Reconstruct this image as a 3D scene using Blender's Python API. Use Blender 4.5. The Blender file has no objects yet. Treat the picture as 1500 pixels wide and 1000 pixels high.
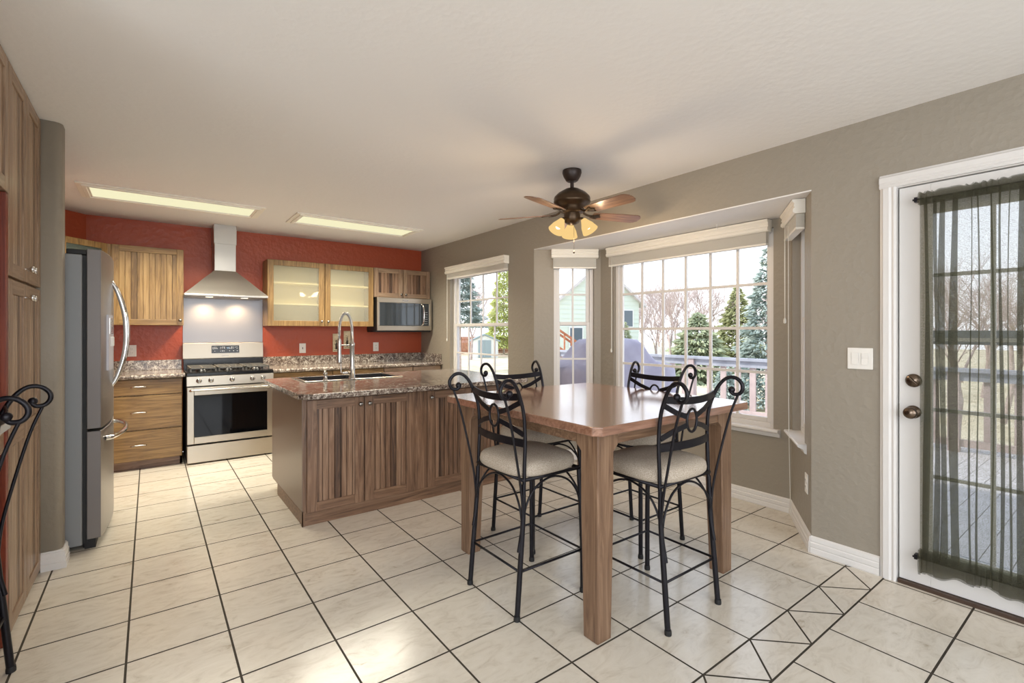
import bpy, bmesh, math, random
from mathutils import Vector, Matrix
random.seed(7)
C = bpy.context.scene.collection
PI = math.pi
sc = bpy.context.scene
# ------------------------------------------------------------------ camera, world, sun, large lights, exposure
YAW = 0.645; H = 1.296
cam = bpy.data.cameras.new('camera'); camo = bpy.data.objects.new('camera', cam); C.objects.link(camo)
cam.sensor_width = 36; cam.lens = 705/1500*36; cam.shift_y = -15/1500; cam.clip_start = .02; cam.clip_end = 400
camo.location = (0, 0, H); camo.rotation_euler = (PI/2, 0, -YAW); sc.camera = camo
sc.view_settings.view_transform = 'Standard'; sc.view_settings.look = 'None'; sc.view_settings.gamma = 1
sc.view_settings.use_curve_mapping = False
sc.view_settings.exposure = 0.0
w = bpy.data.worlds.new('sky'); sc.world = w; w.use_nodes = True
nt = w.node_tree; nt.nodes.clear()
wo = nt.nodes.new('ShaderNodeOutputWorld'); bg = nt.nodes.new('ShaderNodeBackground')
tc = nt.nodes.new('ShaderNodeTexCoord'); sx = nt.nodes.new('ShaderNodeSeparateXYZ'); cr = nt.nodes.new('ShaderNodeValToRGB')
nz = nt.nodes.new('ShaderNodeTexNoise'); nz.inputs['Scale'].default_value = 3; nz.inputs['Detail'].default_value = 6
ad = nt.nodes.new('ShaderNodeMath'); ad.operation = 'MULTIPLY_ADD'; ad.inputs[1].default_value = .35
nt.links.new(tc.outputs['Generated'], sx.inputs[0]); nt.links.new(tc.outputs['Generated'], nz.inputs['Vector'])
nt.links.new(nz.outputs['Fac'], ad.inputs[0]); nt.links.new(sx.outputs['Z'], ad.inputs[2])
nt.links.new(ad.outputs[0], cr.inputs[0])
e = cr.color_ramp.elements; e[0].position = .2; e[0].color = (.93, .96, 1, 1); e[1].position = .75; e[1].color = (.68, .80, 1, 1)
nt.links.new(cr.outputs[0], bg.inputs['Color']); bg.inputs['Strength'].default_value = 2.1
nt.links.new(bg.outputs[0], wo.inputs['Surface'])
def light(name, kind, loc, rot, energy, color, parent=None, **k):
    l = bpy.data.lights.new(name, kind); o = bpy.data.objects.new(name, l); C.objects.link(o)
    o.location = loc; o.rotation_euler = rot; l.energy = energy; l.color = color
    for a, b in k.items(): setattr(l, a, b)
    if parent: o.parent = parent
    return o
light('sun', 'SUN', (0, 0, 30), (math.radians(-38), math.radians(-40), 0), 4.2, (1, .96, .88), angle=.02)
# daylight through the bay, the kitchen window, the glazed door; fill lights added in the unseen room behind
def fill_light(name, loc, rot, e, sxx, syy, col=(.80, .88, 1)):
    return light(name, 'AREA', loc, rot, e, col, shape='RECTANGLE', size=sxx, size_y=syy)
for nme, loc, rz, sxx, syy in (('window_portal', (3.86, 2.45, 1.33), PI/2, 1.6, 1.5), ('window_portal', (3.36, 4.82, 1.33), PI/2, 1.3, 1.5),
                               ('window_portal', (3.26, .33, 1.05), PI/2, .8, 1.8)):
    o = light(nme, 'AREA', loc, (PI/2, 0, rz), 10, (1, 1, 1), shape='RECTANGLE', size=sxx, size_y=syy); o.data.cycles.is_portal = True
fill_light('front_fill_light', (.0, -3.31, 1.35), (PI/2, 0, 0), 104, 5.4, 1.9, (.88, .94, 1))  # added area light behind the camera, unseen, brightens the room from the front
for lx_, ly_ in ((-1.6, -.9), (1.3, -1.9)): light('ceiling_fill_light', 'AREA', (lx_, ly_, 2.42), (0, 0, 0), 30, (.97, .98, 1), shape='RECTANGLE', size=1.2, size_y=1.2)  # two unseen area lights added under the ceiling as extra fill
fill_light('side_fill_light', (-3.31, -.55, 1.4), (PI/2, 0, -PI/2), 75, 2.6, 1.7, (.88, .94, 1))  # added unseen area light on the left, fills from the side

# ------------------------------------------------------------------ materials
def rgb(r, g, b):  # 0-255 srgb -> linear
    f = lambda c: (c/255/12.92) if c/255 <= .04045 else ((c/255+.055)/1.055)**2.4
    return (f(r), f(g), f(b), 1)
def mat(name, col, rough=.5, metal=0, spec=.5, coat=0, **kw):
    m = bpy.data.materials.new(name); m.use_nodes = True
    p = m.node_tree.nodes['Principled BSDF']
    p.inputs['Base Color'].default_value = col; p.inputs['Roughness'].default_value = rough
    p.inputs['Metallic'].default_value = metal; p.inputs['Specular IOR Level'].default_value = spec
    p.inputs['Coat Weight'].default_value = coat; p.inputs['Coat Roughness'].default_value = .12
    return m
def N(m, t, **k):
    n = m.node_tree.nodes.new(t)
    for a, b in k.items():
        if a in n.inputs.keys(): n.inputs[a].default_value = b
        else: setattr(n, a, b)
    return n
def L(m, a, b): m.node_tree.links.new(a, b)
def P(m): return m.node_tree.nodes['Principled BSDF']
def ramp(m, stops):
    r = N(m, 'ShaderNodeValToRGB'); el = r.color_ramp.elements
    el[0].position, el[0].color = stops[0]; el[1].position, el[1].color = stops[-1]
    for p_, c_ in stops[1:-1]:
        q = el.new(p_); q.color = c_
    return r
def bump(m, height, strength=.2, dist=.01):
    b = N(m, 'ShaderNodeBump'); b.inputs['Strength'].default_value = strength; b.inputs['Distance'].default_value = dist
    L(m, height, b.inputs['Height']); L(m, b.outputs[0], P(m).inputs['Normal']); return b
def coords(m, scale=(1, 1, 1), out='Object'):
    t = N(m, 'ShaderNodeTexCoord'); mp = N(m, 'ShaderNodeMapping'); mp.inputs['Scale'].default_value = scale
    L(m, t.outputs[out], mp.inputs[0]); return mp.outputs[0]
def plaster(name, col, bs=.25, scale=60, rough=.75):
    m = mat(name, col, rough); v = coords(m)
    n1 = N(m, 'ShaderNodeTexNoise', Scale=scale, Detail=4.0); L(m, v, n1.inputs['Vector'])
    n2 = N(m, 'ShaderNodeTexVoronoi', Scale=scale*.5); L(m, v, n2.inputs['Vector'])
    a = N(m, 'ShaderNodeMath', operation='ADD'); L(m, n1.outputs['Fac'], a.inputs[0]); L(m, n2.outputs['Distance'], a.inputs[1])
    bump(m, a.outputs[0], bs, .006); return m
def wood(name, dark, mid, lite, axis='z', rough=.42, plank=0, coat=.15, gs=1.0):
    m = mat(name, mid, rough, coat=coat)
    s = {'z': (22, 22, 1.3), 'x': (1.3, 22, 22), 'y': (22, 1.3, 22)}[axis]
    t = N(m, 'ShaderNodeTexCoord'); base = t.outputs['Object']
    if plank:
        sp = N(m, 'ShaderNodeSeparateXYZ'); L(m, base, sp.inputs[0])
        d = N(m, 'ShaderNodeMath', operation='DIVIDE'); d.inputs[1].default_value = plank; L(m, sp.outputs['X'], d.inputs[0])
        f = N(m, 'ShaderNodeMath', operation='FLOOR'); L(m, d.outputs[0], f.inputs[0])
        wn = N(m, 'ShaderNodeTexWhiteNoise', noise_dimensions='1D'); L(m, f.outputs[0], wn.inputs['W'])
        off = N(m, 'ShaderNodeVectorMath', operation='SCALE'); off.inputs['Scale'].default_value = 7; L(m, wn.outputs['Color'], off.inputs[0])
        ad = N(m, 'ShaderNodeVectorMath', operation='ADD'); L(m, base, ad.inputs[0]); L(m, off.outputs[0], ad.inputs[1]); base = ad.outputs[0]
    mp = N(m, 'ShaderNodeMapping'); mp.inputs['Scale'].default_value = tuple(q*gs for q in s); L(m, base, mp.inputs[0])
    n1 = N(m, 'ShaderNodeTexNoise', Scale=1.6, Detail=8.0, Distortion=1.6); n1.inputs['Roughness'].default_value = .62; L(m, mp.outputs[0], n1.inputs['Vector'])
    fac = n1.outputs['Fac']
    if plank:
        mx = N(m, 'ShaderNodeMath', operation='MULTIPLY_ADD'); L(m, wn.outputs['Value'], mx.inputs[0]); mx.inputs[1].default_value = .36
        s2 = N(m, 'ShaderNodeMath', operation='SUBTRACT'); L(m, fac, s2.inputs[0]); s2.inputs[1].default_value = .18
        L(m, s2.outputs[0], mx.inputs[2]); fac = mx.outputs[0]
    r = ramp(m, [(.28, dark), (.5, mid), (.72, lite)]); L(m, fac, r.inputs[0]); L(m, r.outputs[0], P(m).inputs['Base Color'])
    bump(m, n1.outputs['Fac'], .12, .004)
    return m
def steel(name, col=(.6, .6, .59, 1), rough=.27, axis='x'):
    m = mat(name, col, rough, 1)
    v = coords(m, {'x': (1.5, 300, 300), 'z': (300, 300, 1.5)}[axis])
    n = N(m, 'ShaderNodeTexNoise', Scale=1.0, Detail=2.0); L(m, v, n.inputs['Vector'])
    bump(m, n.outputs['Fac'], .05, .001); return m
def glass(name, refl=.12, tint=(1, 1, 1, 1), rough=0.0, veil=0, veilcol=(.8, .8, .8, 1)):
    m = bpy.data.materials.new(name); m.use_nodes = True; nn = m.node_tree; nn.nodes.clear()
    out = nn.nodes.new('ShaderNodeOutputMaterial'); tr = nn.nodes.new('ShaderNodeBsdfTransparent'); tr.inputs[0].default_value = tint
    gl = nn.nodes.new('ShaderNodeBsdfGlossy'); gl.inputs['Roughness'].default_value = rough
    fr = nn.nodes.new('ShaderNodeLayerWeight'); fr.inputs['Blend'].default_value = refl
    mx = nn.nodes.new('ShaderNodeMixShader')
    nn.links.new(fr.outputs['Fresnel'], mx.inputs[0]); nn.links.new(tr.outputs[0], mx.inputs[1]); nn.links.new(gl.outputs[0], mx.inputs[2])
    last = mx
    if veil:
        df = nn.nodes.new('ShaderNodeBsdfDiffuse'); df.inputs[0].default_value = veilcol
        m2 = nn.nodes.new('ShaderNodeMixShader'); m2.inputs[0].default_value = veil
        nn.links.new(mx.outputs[0], m2.inputs[1]); nn.links.new(df.outputs[0], m2.inputs[2]); last = m2
    nn.links.new(last.outputs[0], out.inputs[0]); return m
def emit(name, col, s):
    m = bpy.data.materials.new(name); m.use_nodes = True; nn = m.node_tree; nn.nodes.clear()
    out = nn.nodes.new('ShaderNodeOutputMaterial'); em = nn.nodes.new('ShaderNodeEmission')
    em.inputs[0].default_value = col; em.inputs[1].default_value = s; nn.links.new(em.outputs[0], out.inputs[0]); return m

M = {}
M['red'] = plaster('red_paint', rgb(170, 74, 42), .35, 45, .38)
M['grey'] = plaster('greige_paint', rgb(150, 142, 129), .3, 55, .5)
M['ceil'] = plaster('ceiling_paint', rgb(234, 232, 230), .12, 55, .9)
M['white'] = mat('white_paint', rgb(222, 219, 216), .4)
M['white2'] = mat('blind_white', rgb(238, 234, 224), .5)
M['plastic'] = mat('white_plastic', rgb(235, 232, 226), .35)
HG = (rgb(92, 67, 36), rgb(135, 104, 60), rgb(164, 133, 86))
HB = (rgb(72, 52, 40), rgb(122, 92, 70), rgb(152, 122, 98))
M['gold_v'] = wood('hickory_upright', *HG, axis='z'); M['gold_h'] = wood('hickory_level', *HG, axis='x'); M['gold_p'] = wood('hickory_beadboard', *HG, axis='z', plank=.047)
M['brn_v'] = wood('brown_oak_upright', *HB, axis='z'); M['brn_h'] = wood('brown_oak_level', *HB, axis='x'); M['brn_p'] = wood('brown_oak_beadboard', *HB, axis='z', plank=.05)
HP = (rgb(96, 74, 56), rgb(142, 116, 92), rgb(168, 144, 120))
M['pan_v'] = wood('pantry_oak_upright', *HP, axis='z'); M['pan_h'] = wood('pantry_oak_level', *HP, axis='x'); M['pan_p'] = wood('pantry_beadboard', *HP, axis='z', plank=.05)
M['cherry'] = wood('red_cherry', rgb(70, 22, 10), rgb(122, 48, 24), rgb(150, 70, 38), axis='z')
M['dark_gap'] = mat('cabinet_shadow_line', rgb(58, 36, 24), .8)
TB = (rgb(84, 60, 45), rgb(120, 92, 70), rgb(146, 118, 94))
M['tab_x'] = wood('table_top_wood', rgb(106, 74, 58), rgb(138, 100, 80), rgb(156, 118, 98), axis='x', rough=.17, coat=.8, gs=.8)
M['tab_z'] = wood('table_leg_wood', *TB, axis='z', rough=.42)
M['tab_h'] = wood('table_apron_wood', *TB, axis='x', rough=.35)
M['blade'] = wood('fan_blade_wood', rgb(84, 58, 44), rgb(132, 98, 74), rgb(160, 128, 102), axis='x', rough=.3)
M['steel'] = steel('brushed_steel', (.45, .40, .33, 1), .36); M['steel_v'] = steel('brushed_steel_upright', (.42, .41, .41, 1), .36, 'z')
M['steel_hood'] = steel('hood_steel', (.44, .42, .39, 1), .34)
M['chrome'] = mat('polished_chrome', (.75, .75, .75, 1), .1, 1)
M['nickel'] = mat('brushed_nickel', (.5, .48, .45, 1), .24, 1)
M['knob'] = mat('dark_nickel', (.28, .26, .24, 1), .22, 1)
M['bronze'] = mat('aged_bronze', (.16, .12, .09, 1), .22, 1)
M['side_grey'] = mat('fridge_side_grey', rgb(136, 138, 140), .5, .2)
M['door_edge'] = mat('taupe_door_edge', rgb(118, 112, 109), .4, .2)
M['gasket'] = mat('black_gasket', rgb(22, 22, 24), .6)
M['black'] = mat('black_enamel', rgb(16, 16, 18), .18)
M['iron'] = mat('wrought_iron', rgb(26, 24, 30), .38, .5)
M['castiron'] = mat('grate_iron', rgb(96, 94, 90), .45, .4)
M['blackglass'] = mat('oven_glass', rgb(6, 7, 10), .05, 0, .28)
M['mwglass'] = mat('microwave_glass', rgb(60, 66, 72), .05, .35, .8)
M['bronze_fan'] = mat('fan_bronze', rgb(72, 56, 40), .3, .7)
M['brown_fan'] = mat('fan_dark_brown', rgb(48, 34, 28), .4, .2)
M['sinkblk'] = mat('black_composite', rgb(38, 40, 46), .35)
M['screen'] = mat('key_white', rgb(215, 220, 230), .5)
M['digits'] = emit('display_digits', (.6, .8, 1, 1), 1.2)
M['wglass'] = glass('window_glass', .06)
M['cabglass'] = glass('cabinet_glass', .22, (.98, .97, .9, 1), .03, .22, (.75, .72, .6, 1))
M['seedglass'] = glass('textured_glass', .3, (.5, .55, .5, 1), .2, .45, (.16, .19, .17, 1))
M['interior'] = mat('cabinet_interior', rgb(222, 208, 170), .6)
M['shelf'] = mat('cream_shelf', rgb(244, 232, 196), .5)
M['diffuser'] = emit('fluorescent_diffuser', rgb(255, 248, 205), .93)
M['bulb'] = emit('lit_bulb', (1, .9, .7, 1), 3)
M['shade'] = emit('lit_amber_glass', rgb(255, 214, 140), .95)
M['hoodlamp'] = emit('hood_halogen', (1, .86, .6, 1), 3)
# fabric
m = mat('oatmeal_fabric', rgb(176, 162, 146), .95); v = coords(m)
n = N(m, 'ShaderNodeTexNoise', Scale=260.0, Detail=3.0); L(m, v, n.inputs['Vector']); bump(m, n.outputs['Fac'], .5, .003)
r = ramp(m, [(.3, rgb(150, 136, 120)), (.7, rgb(198, 186, 170))]); L(m, n.outputs['Fac'], r.inputs[0]); L(m, r.outputs[0], P(m).inputs['Base Color']); M['fabric'] = m
# laminate counter
m = mat('granite_laminate', (.4, .35, .3, 1), .16, coat=.3); v = coords(m)
vo = N(m, 'ShaderNodeTexVoronoi', Scale=75.0); L(m, v, vo.inputs['Vector'])
n1 = N(m, 'ShaderNodeTexNoise', Scale=22.0, Detail=7.0, Distortion=1.2); n1.inputs['Roughness'].default_value = .75; L(m, v, n1.inputs['Vector'])
n2 = N(m, 'ShaderNodeTexNoise', Scale=120.0, Detail=3.0); L(m, v, n2.inputs['Vector'])
a = N(m, 'ShaderNodeMath', operation='MULTIPLY_ADD'); L(m, n2.outputs['Fac'], a.inputs[0]); a.inputs[1].default_value = .5; L(m, n1.outputs['Fac'], a.inputs[2])
b = N(m, 'ShaderNodeMath', operation='MULTIPLY_ADD'); L(m, vo.outputs['Color'], b.inputs[0]); b.inputs[1].default_value = .22; L(m, a.outputs[0], b.inputs[2])
r = ramp(m, [(.66, rgb(44, 36, 33)), (.77, rgb(92, 78, 70)), (.88, rgb(132, 118, 107)), (1.0, rgb(196, 188, 176))])
L(m, b.outputs[0], r.inputs[0]); L(m, r.outputs[0], P(m).inputs['Base Color']); M['counter'] = m
# tile and grout
m = mat('porcelain_tile', (.7, .65, .58, 1), .17, spec=.55); t = N(m, 'ShaderNodeTexCoord'); at_ = N(m, 'ShaderNodeVertexColor', layer_name='tile')
sc_ = N(m, 'ShaderNodeVectorMath', operation='SCALE'); sc_.inputs['Scale'].default_value = 30; L(m, at_.outputs['Color'], sc_.inputs[0])
ad = N(m, 'ShaderNodeVectorMath', operation='ADD'); L(m, t.outputs['Object'], ad.inputs[0]); L(m, sc_.outputs[0], ad.inputs[1])
mp = N(m, 'ShaderNodeMapping'); mp.inputs['Scale'].default_value = (3.2, 7, 5); mp.inputs['Rotation'].default_value = (0, 0, .5); L(m, ad.outputs[0], mp.inputs[0])
n1 = N(m, 'ShaderNodeTexNoise', Scale=2.2, Detail=10.0, Distortion=1.4); n1.inputs['Roughness'].default_value = .68; L(m, mp.outputs[0], n1.inputs['Vector'])
r = ramp(m, [(.28, rgb(178, 166, 148)), (.38, rgb(202, 193, 178)), (.5, rgb(211, 203, 189)), (.75, rgb(218, 211, 198))]); L(m, n1.outputs['Fac'], r.inputs[0]); L(m, r.outputs[0], P(m).inputs['Base Color'])
bump(m, n1.outputs['Fac'], .12, .004); M['tile'] = m
M['grout'] = mat('dark_grout', rgb(66, 59, 49), .9)
# outside
def speckle(name, c1, c2, scale, rough=.9):
    m = mat(name, c1, rough); v = coords(m); n = N(m, 'ShaderNodeTexNoise', Scale=scale, Detail=6.0); L(m, v, n.inputs['Vector'])
    r = ramp(m, [(.35, c1), (.65, c2)]); L(m, n.outputs['Fac'], r.inputs[0]); L(m, r.outputs[0], P(m).inputs['Base Color']); return m
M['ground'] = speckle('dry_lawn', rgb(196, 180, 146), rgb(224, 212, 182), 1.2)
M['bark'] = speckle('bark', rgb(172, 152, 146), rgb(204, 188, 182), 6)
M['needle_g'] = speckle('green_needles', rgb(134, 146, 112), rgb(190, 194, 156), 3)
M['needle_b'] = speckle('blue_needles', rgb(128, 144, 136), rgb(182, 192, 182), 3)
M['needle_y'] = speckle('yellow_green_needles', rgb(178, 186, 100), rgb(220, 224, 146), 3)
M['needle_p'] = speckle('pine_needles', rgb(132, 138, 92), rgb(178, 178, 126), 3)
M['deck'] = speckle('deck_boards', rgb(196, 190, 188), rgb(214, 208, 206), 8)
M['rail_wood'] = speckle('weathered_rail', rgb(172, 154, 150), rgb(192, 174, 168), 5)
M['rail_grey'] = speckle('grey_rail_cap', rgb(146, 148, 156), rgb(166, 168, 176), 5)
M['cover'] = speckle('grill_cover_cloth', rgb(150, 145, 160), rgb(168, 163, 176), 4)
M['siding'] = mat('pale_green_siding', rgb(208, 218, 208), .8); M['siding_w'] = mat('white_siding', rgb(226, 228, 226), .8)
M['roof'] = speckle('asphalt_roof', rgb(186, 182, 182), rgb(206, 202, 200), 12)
M['shed'] = mat('shed_grey', rgb(150, 166, 172), .7); M['redwood'] = speckle('red_wood', rgb(160, 98, 70), rgb(190, 126, 92), 4)
M['win_dark'] = mat('house_window', rgb(96, 108, 118), .1)
M['cream'] = speckle('plaque_cream', rgb(206, 190, 154), rgb(228, 216, 186), 30)
M['ink'] = mat('plaque_ink', rgb(48, 40, 34), .7)
M['cord'] = mat('cord_white', rgb(225, 222, 212), .6)
# sheer curtain
m = bpy.data.materials.new('sheer_olive'); m.use_nodes = True; nn = m.node_tree; nn.nodes.clear()
out = nn.nodes.new('ShaderNodeOutputMaterial'); tr = nn.nodes.new('ShaderNodeBsdfTransparent'); df = nn.nodes.new('ShaderNodeBsdfDiffuse'); tl = nn.nodes.new('ShaderNodeBsdfTranslucent')
df.inputs[0].default_value = rgb(82, 79, 68); tl.inputs[0].default_value = rgb(134, 134, 108)
m1 = nn.nodes.new('ShaderNodeMixShader'); m1.inputs[0].default_value = .55; m2 = nn.nodes.new('ShaderNodeMixShader')
tcn = nn.nodes.new('ShaderNodeTexCoord'); wx = nn.nodes.new('ShaderNodeTexWave'); wx.wave_type = 'BANDS'; wx.bands_direction = 'Z'; wx.inputs['Scale'].default_value = 70; wx.inputs['Distortion'].default_value = 9; wx.inputs['Detail'].default_value = 4; wx.inputs['Detail Scale'].default_value = 9
nn.links.new(tcn.outputs['Object'], wx.inputs['Vector'])
mr = nn.nodes.new('ShaderNodeMapRange'); mr.inputs['To Min'].default_value = .42; mr.inputs['To Max'].default_value = .78; nn.links.new(wx.outputs['Fac'], mr.inputs['Value'])
nn.links.new(df.outputs[0], m1.inputs[1]); nn.links.new(tl.outputs[0], m1.inputs[2]); nn.links.new(mr.outputs[0], m2.inputs[0])
nn.links.new(tr.outputs[0], m2.inputs[1]); nn.links.new(m1.outputs[0], m2.inputs[2]); nn.links.new(m2.outputs[0], out.inputs[0]); M['sheer'] = m

# ------------------------------------------------------------------ mesh helpers
class MB:
    def __init__(s): s.v = []; s.f = []; s.sm = []; s.mi = []; s.cur = 0
    def add(s, vs, fs, smooth=False):
        o = len(s.v); s.v += [tuple(v) for v in vs]
        for f in fs: s.f.append(tuple(i+o for i in f)); s.sm.append(smooth); s.mi.append(s.cur)
    def box(s, x0, y0, z0, x1, y1, z1):
        x0, x1 = sorted((x0, x1)); y0, y1 = sorted((y0, y1)); z0, z1 = sorted((z0, z1))
        s.add([(x0, y0, z0), (x1, y0, z0), (x1, y1, z0), (x0, y1, z0), (x0, y0, z1), (x1, y0, z1), (x1, y1, z1), (x0, y1, z1)],
              [(0, 3, 2, 1), (4, 5, 6, 7), (0, 1, 5, 4), (1, 2, 6, 5), (2, 3, 7, 6), (3, 0, 4, 7)]); return s
    def prism(s, poly, z0, z1, axis='z', smooth=False):
        # poly: list of 2D; axis z -> (x,y); axis x -> (y,z) extruded along x; axis y -> (x,z)
        n = len(poly)
        def mk(p, t): return {'z': (p[0], p[1], t), 'x': (t, p[0], p[1]), 'y': (p[0], t, p[1])}[axis]
        vs = [mk(p, z0) for p in poly]+[mk(p, z1) for p in poly]
        fs = [tuple(range(n))[::-1], tuple(range(n, 2*n))]; s.add(vs, fs)
        o = len(s.v)-2*n
        for i in range(n):
            j = (i+1) % n; s.f.append((o+i, o+j, o+n+j, o+n+i)); s.sm.append(smooth); s.mi.append(s.cur)
        return s
    def lathe(s, prof, c=(0, 0, 0), n=20, axis='z', smooth=True, M4=None):
        vs = []; fs = []
        for (r, z) in prof:
            for k in range(n):
                a = 2*PI*k/n; p = Vector((r*math.cos(a), r*math.sin(a), z))
                if axis == 'y': p = Vector((p.x, p.z, p.y))
                if axis == 'x': p = Vector((p.z, p.x, p.y))
                if M4: p = M4 @ p
                vs.append(p+Vector(c))
        for i in range(len(prof)-1):
            for k in range(n):
                k2 = (k+1) % n; fs.append((i*n+k, i*n+k2, (i+1)*n+k2, (i+1)*n+k))
        s.add(vs, fs, smooth)
        s.add([vs[k] for k in range(n)], [tuple(range(n))[::-1]]); q = (len(prof)-1)*n
        s.add([vs[q+k] for k in range(n)], [tuple(range(n))])
        return s
    def ball(s, c, r, n=12, sz=1):
        return s.lathe([(max(1e-4, r*math.sin(PI*i/8)), -r*sz*math.cos(PI*i/8)) for i in range(9)], c, n)
    def tube(s, pts, r, n=8, smooth_pts=True, flat=None, up=(0, 0, 1), closed=False, sub=5):
        pts = [Vector(p) for p in pts]
        rr = r if isinstance(r, (list, tuple)) else [r]*len(pts)
        if smooth_pts and len(pts) > 2:
            q = []; qr = []; m_ = len(pts)
            rng = range(m_) if closed else range(m_-1)
            for i in rng:
                g = (lambda k: pts[k % m_]) if closed else (lambda k: pts[min(max(k, 0), m_-1)])
                p0, p1, p2, p3 = g(i-1), g(i), g(i+1), g(i+2)
                for t in range(sub):
                    u = t/sub
                    q.append(.5*((2*p1)+(p2-p0)*u+(2*p0-5*p1+4*p2-p3)*u*u+(3*p1-p0-3*p2+p3)*u**3)); qr.append(rr[i]*(1-u)+rr[(i+1) % m_]*u)
            if not closed: q.append(pts[-1]); qr.append(rr[-1])
            pts = q; rr = qr
        m_ = len(pts); vs = []; fs = []
        T = []
        for i in range(m_):
            if closed: t = pts[(i+1) % m_]-pts[i-1]
            else: t = pts[min(i+1, m_-1)]-pts[max(i-1, 0)]
            T.append(t.normalized())
        u = Vector(up); nrm = (u-T[0]*u.dot(T[0]))
        if nrm.length < .05: nrm = Vector((1, .3, 0))-T[0]*Vector((1, .3, 0)).dot(T[0])
        nrm.normalize()
        for i in range(m_):
            if flat: nrm = (u-T[i]*u.dot(T[i])).normalized()
            else: nrm = (nrm-T[i]*nrm.dot(T[i])).normalized()
            b = T[i].cross(nrm)
            if flat:
                hw, ht = flat[0]/2, flat[1]/2
                for (x, y) in ((-1, -1), (1, -1), (1, 1), (-1, 1)): vs.append(pts[i]+nrm*hw*x+b*ht*y)
            else:
                for k in range(n):
                    a = 2*PI*k/n; vs.append(pts[i]+(nrm*math.cos(a)+b*math.sin(a))*rr[i])
        nn_ = 4 if flat else n
        for i in range(m_ if closed else m_-1):
            j = (i+1) % m_
            for k in range(nn_):
                k2 = (k+1) % nn_; fs.append((i*nn_+k, i*nn_+k2, j*nn_+k2, j*nn_+k))
        s.add(vs, fs, not flat)
        if not closed:
            s.add(vs[:nn_], [tuple(range(nn_))[::-1]]); s.add(vs[-nn_:], [tuple(range(nn_))])
        return s
    def build(s, name, mats, parent=None, bevel=0, seg=2, loc=None, rot=None):
        me = bpy.data.meshes.new(name); me.from_pydata(s.v, [], s.f); me.update()
        for p_, sm, mi in zip(me.polygons, s.sm, s.mi): p_.use_smooth = sm; p_.material_index = mi
        for mm in (mats if isinstance(mats, (list, tuple)) else [mats]): me.materials.append(M[mm] if isinstance(mm, str) else mm)
        bm = bmesh.new(); bm.from_mesh(me); bmesh.ops.recalc_face_normals(bm, faces=bm.faces); bm.to_mesh(me); bm.free()
        o = bpy.data.objects.new(name, me); C.objects.link(o)
        if parent: o.parent = parent
        if loc: o.location = loc
        if rot: o.rotation_euler = rot
        if bevel:
            b = o.modifiers.new('bevel', 'BEVEL'); b.width = bevel; b.segments = seg; b.limit_method = 'ANGLE'; b.angle_limit = .7
        return o
def tag(o, label=None, cat=None, group=None, kind=None):
    if label: o['label'] = label
    if cat: o['category'] = cat
    if group: o['group'] = group
    if kind: o['kind'] = kind
    return o
def thing(name, label, cat, loc=(0, 0, 0), rz=0, group=None, kind=None):
    o = bpy.data.objects.new(name, None); o.empty_display_size = .1; C.objects.link(o); o.location = loc; o.rotation_euler = (0, 0, rz)
    return tag(o, label, cat, group, kind)
def struct(o, label=None):
    o['kind'] = 'structure'
    if label: o['label'] = label
    return o
def box(name, m_, b, parent=None, bevel=0.0):
    return MB().box(*b).build(name, m_, parent, bevel)
def dup(root, loc, rz, label, group=None):
    r = root.copy(); C.objects.link(r); r.location = loc; r.rotation_euler = (0, 0, rz); r['label'] = label
    if group: r['group'] = group
    for ch in list(root.children):
        c = ch.copy(); C.objects.link(c); c.parent = r
        for g in ch.children:
            d = g.copy(); C.objects.link(d); d.parent = c
    return r
def at(px, zf, z=0):  # a point seen in direction px at distance zf
    lat = (px-750)/705*zf; s_, c_ = math.sin(YAW), math.cos(YAW)
    return Vector((zf*s_+lat*c_, zf*c_-lat*s_, z))
LY = 6.28; RX = 3.10; CZ = 2.44; FY = -3.2; LX = -3.2
BAY = [(3.10, 3.75), (3.65, 3.356), (3.65, 1.544), (3.10, 1.20)]

# ------------------------------------------------------------------ floor
def clip(poly, planes):
    for (a, b, c) in planes:   # keep a*x+b*y<=c
        out = []
        for i in range(len(poly)):
            p, q = poly[i], poly[(i+1) % len(poly)]
            dp, dq = a*p[0]+b*p[1]-c, a*q[0]+b*q[1]-c
            if dp <= 0: out.append(p)
            if dp*dq < 0:
                t = dp/(dp-dq); out.append((p[0]+t*(q[0]-p[0]), p[1]+t*(q[1]-p[1])))
        poly = out
        if len(poly) < 3: return []
    return poly
def inset(poly, d):
    n = len(poly); res = []
    ar = sum(poly[i][0]*poly[(i+1) % n][1]-poly[(i+1) % n][0]*poly[i][1] for i in range(n))
    if ar < 0: poly = poly[::-1]
    lines = []
    for i in range(n):
        p, q = poly[i], poly[(i+1) % n]; l = math.hypot(q[0]-p[0], q[1]-p[1]); nx, ny = -(q[1]-p[1])/l, (q[0]-p[0])/l
        lines.append((nx, ny, nx*p[0]+ny*p[1]+d))
    for i in range(n):
        a, b = lines[i-1], lines[i]; det = a[0]*b[1]-a[1]*b[0]
        res.append(((a[2]*b[1]-a[1]*b[2])/det, (a[0]*b[2]-a[2]*b[0])/det))
    return res
S = .3487; X0 = -.0745; GR = .0041
xs = [X0+S*k for k in range(-10, 12)]
polys = []
ysu = [1.0175+S*.996*k for k in range(0, 16)]; ysl = [.846-S*.99*k for k in range(0, 13)]
for a, b in zip(xs, xs[1:]):
    for y0, y1 in zip(ysu, ysu[1:]): polys.append([(a, y0), (b, y0), (b, y1), (a, y1)])
    for y1, y0 in zip(ysl, ysl[1:]): polys.append([(a, y0), (b, y0), (b, y1), (a, y1)])
    yb, yt = .846, 1.0175; m_ = (a+b)/2
    polys.append([(a, yt), (m_, yb), (b, yt)]); polys.append([(m_, yb), (b+S/2, yb), (b, yt)])
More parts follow.
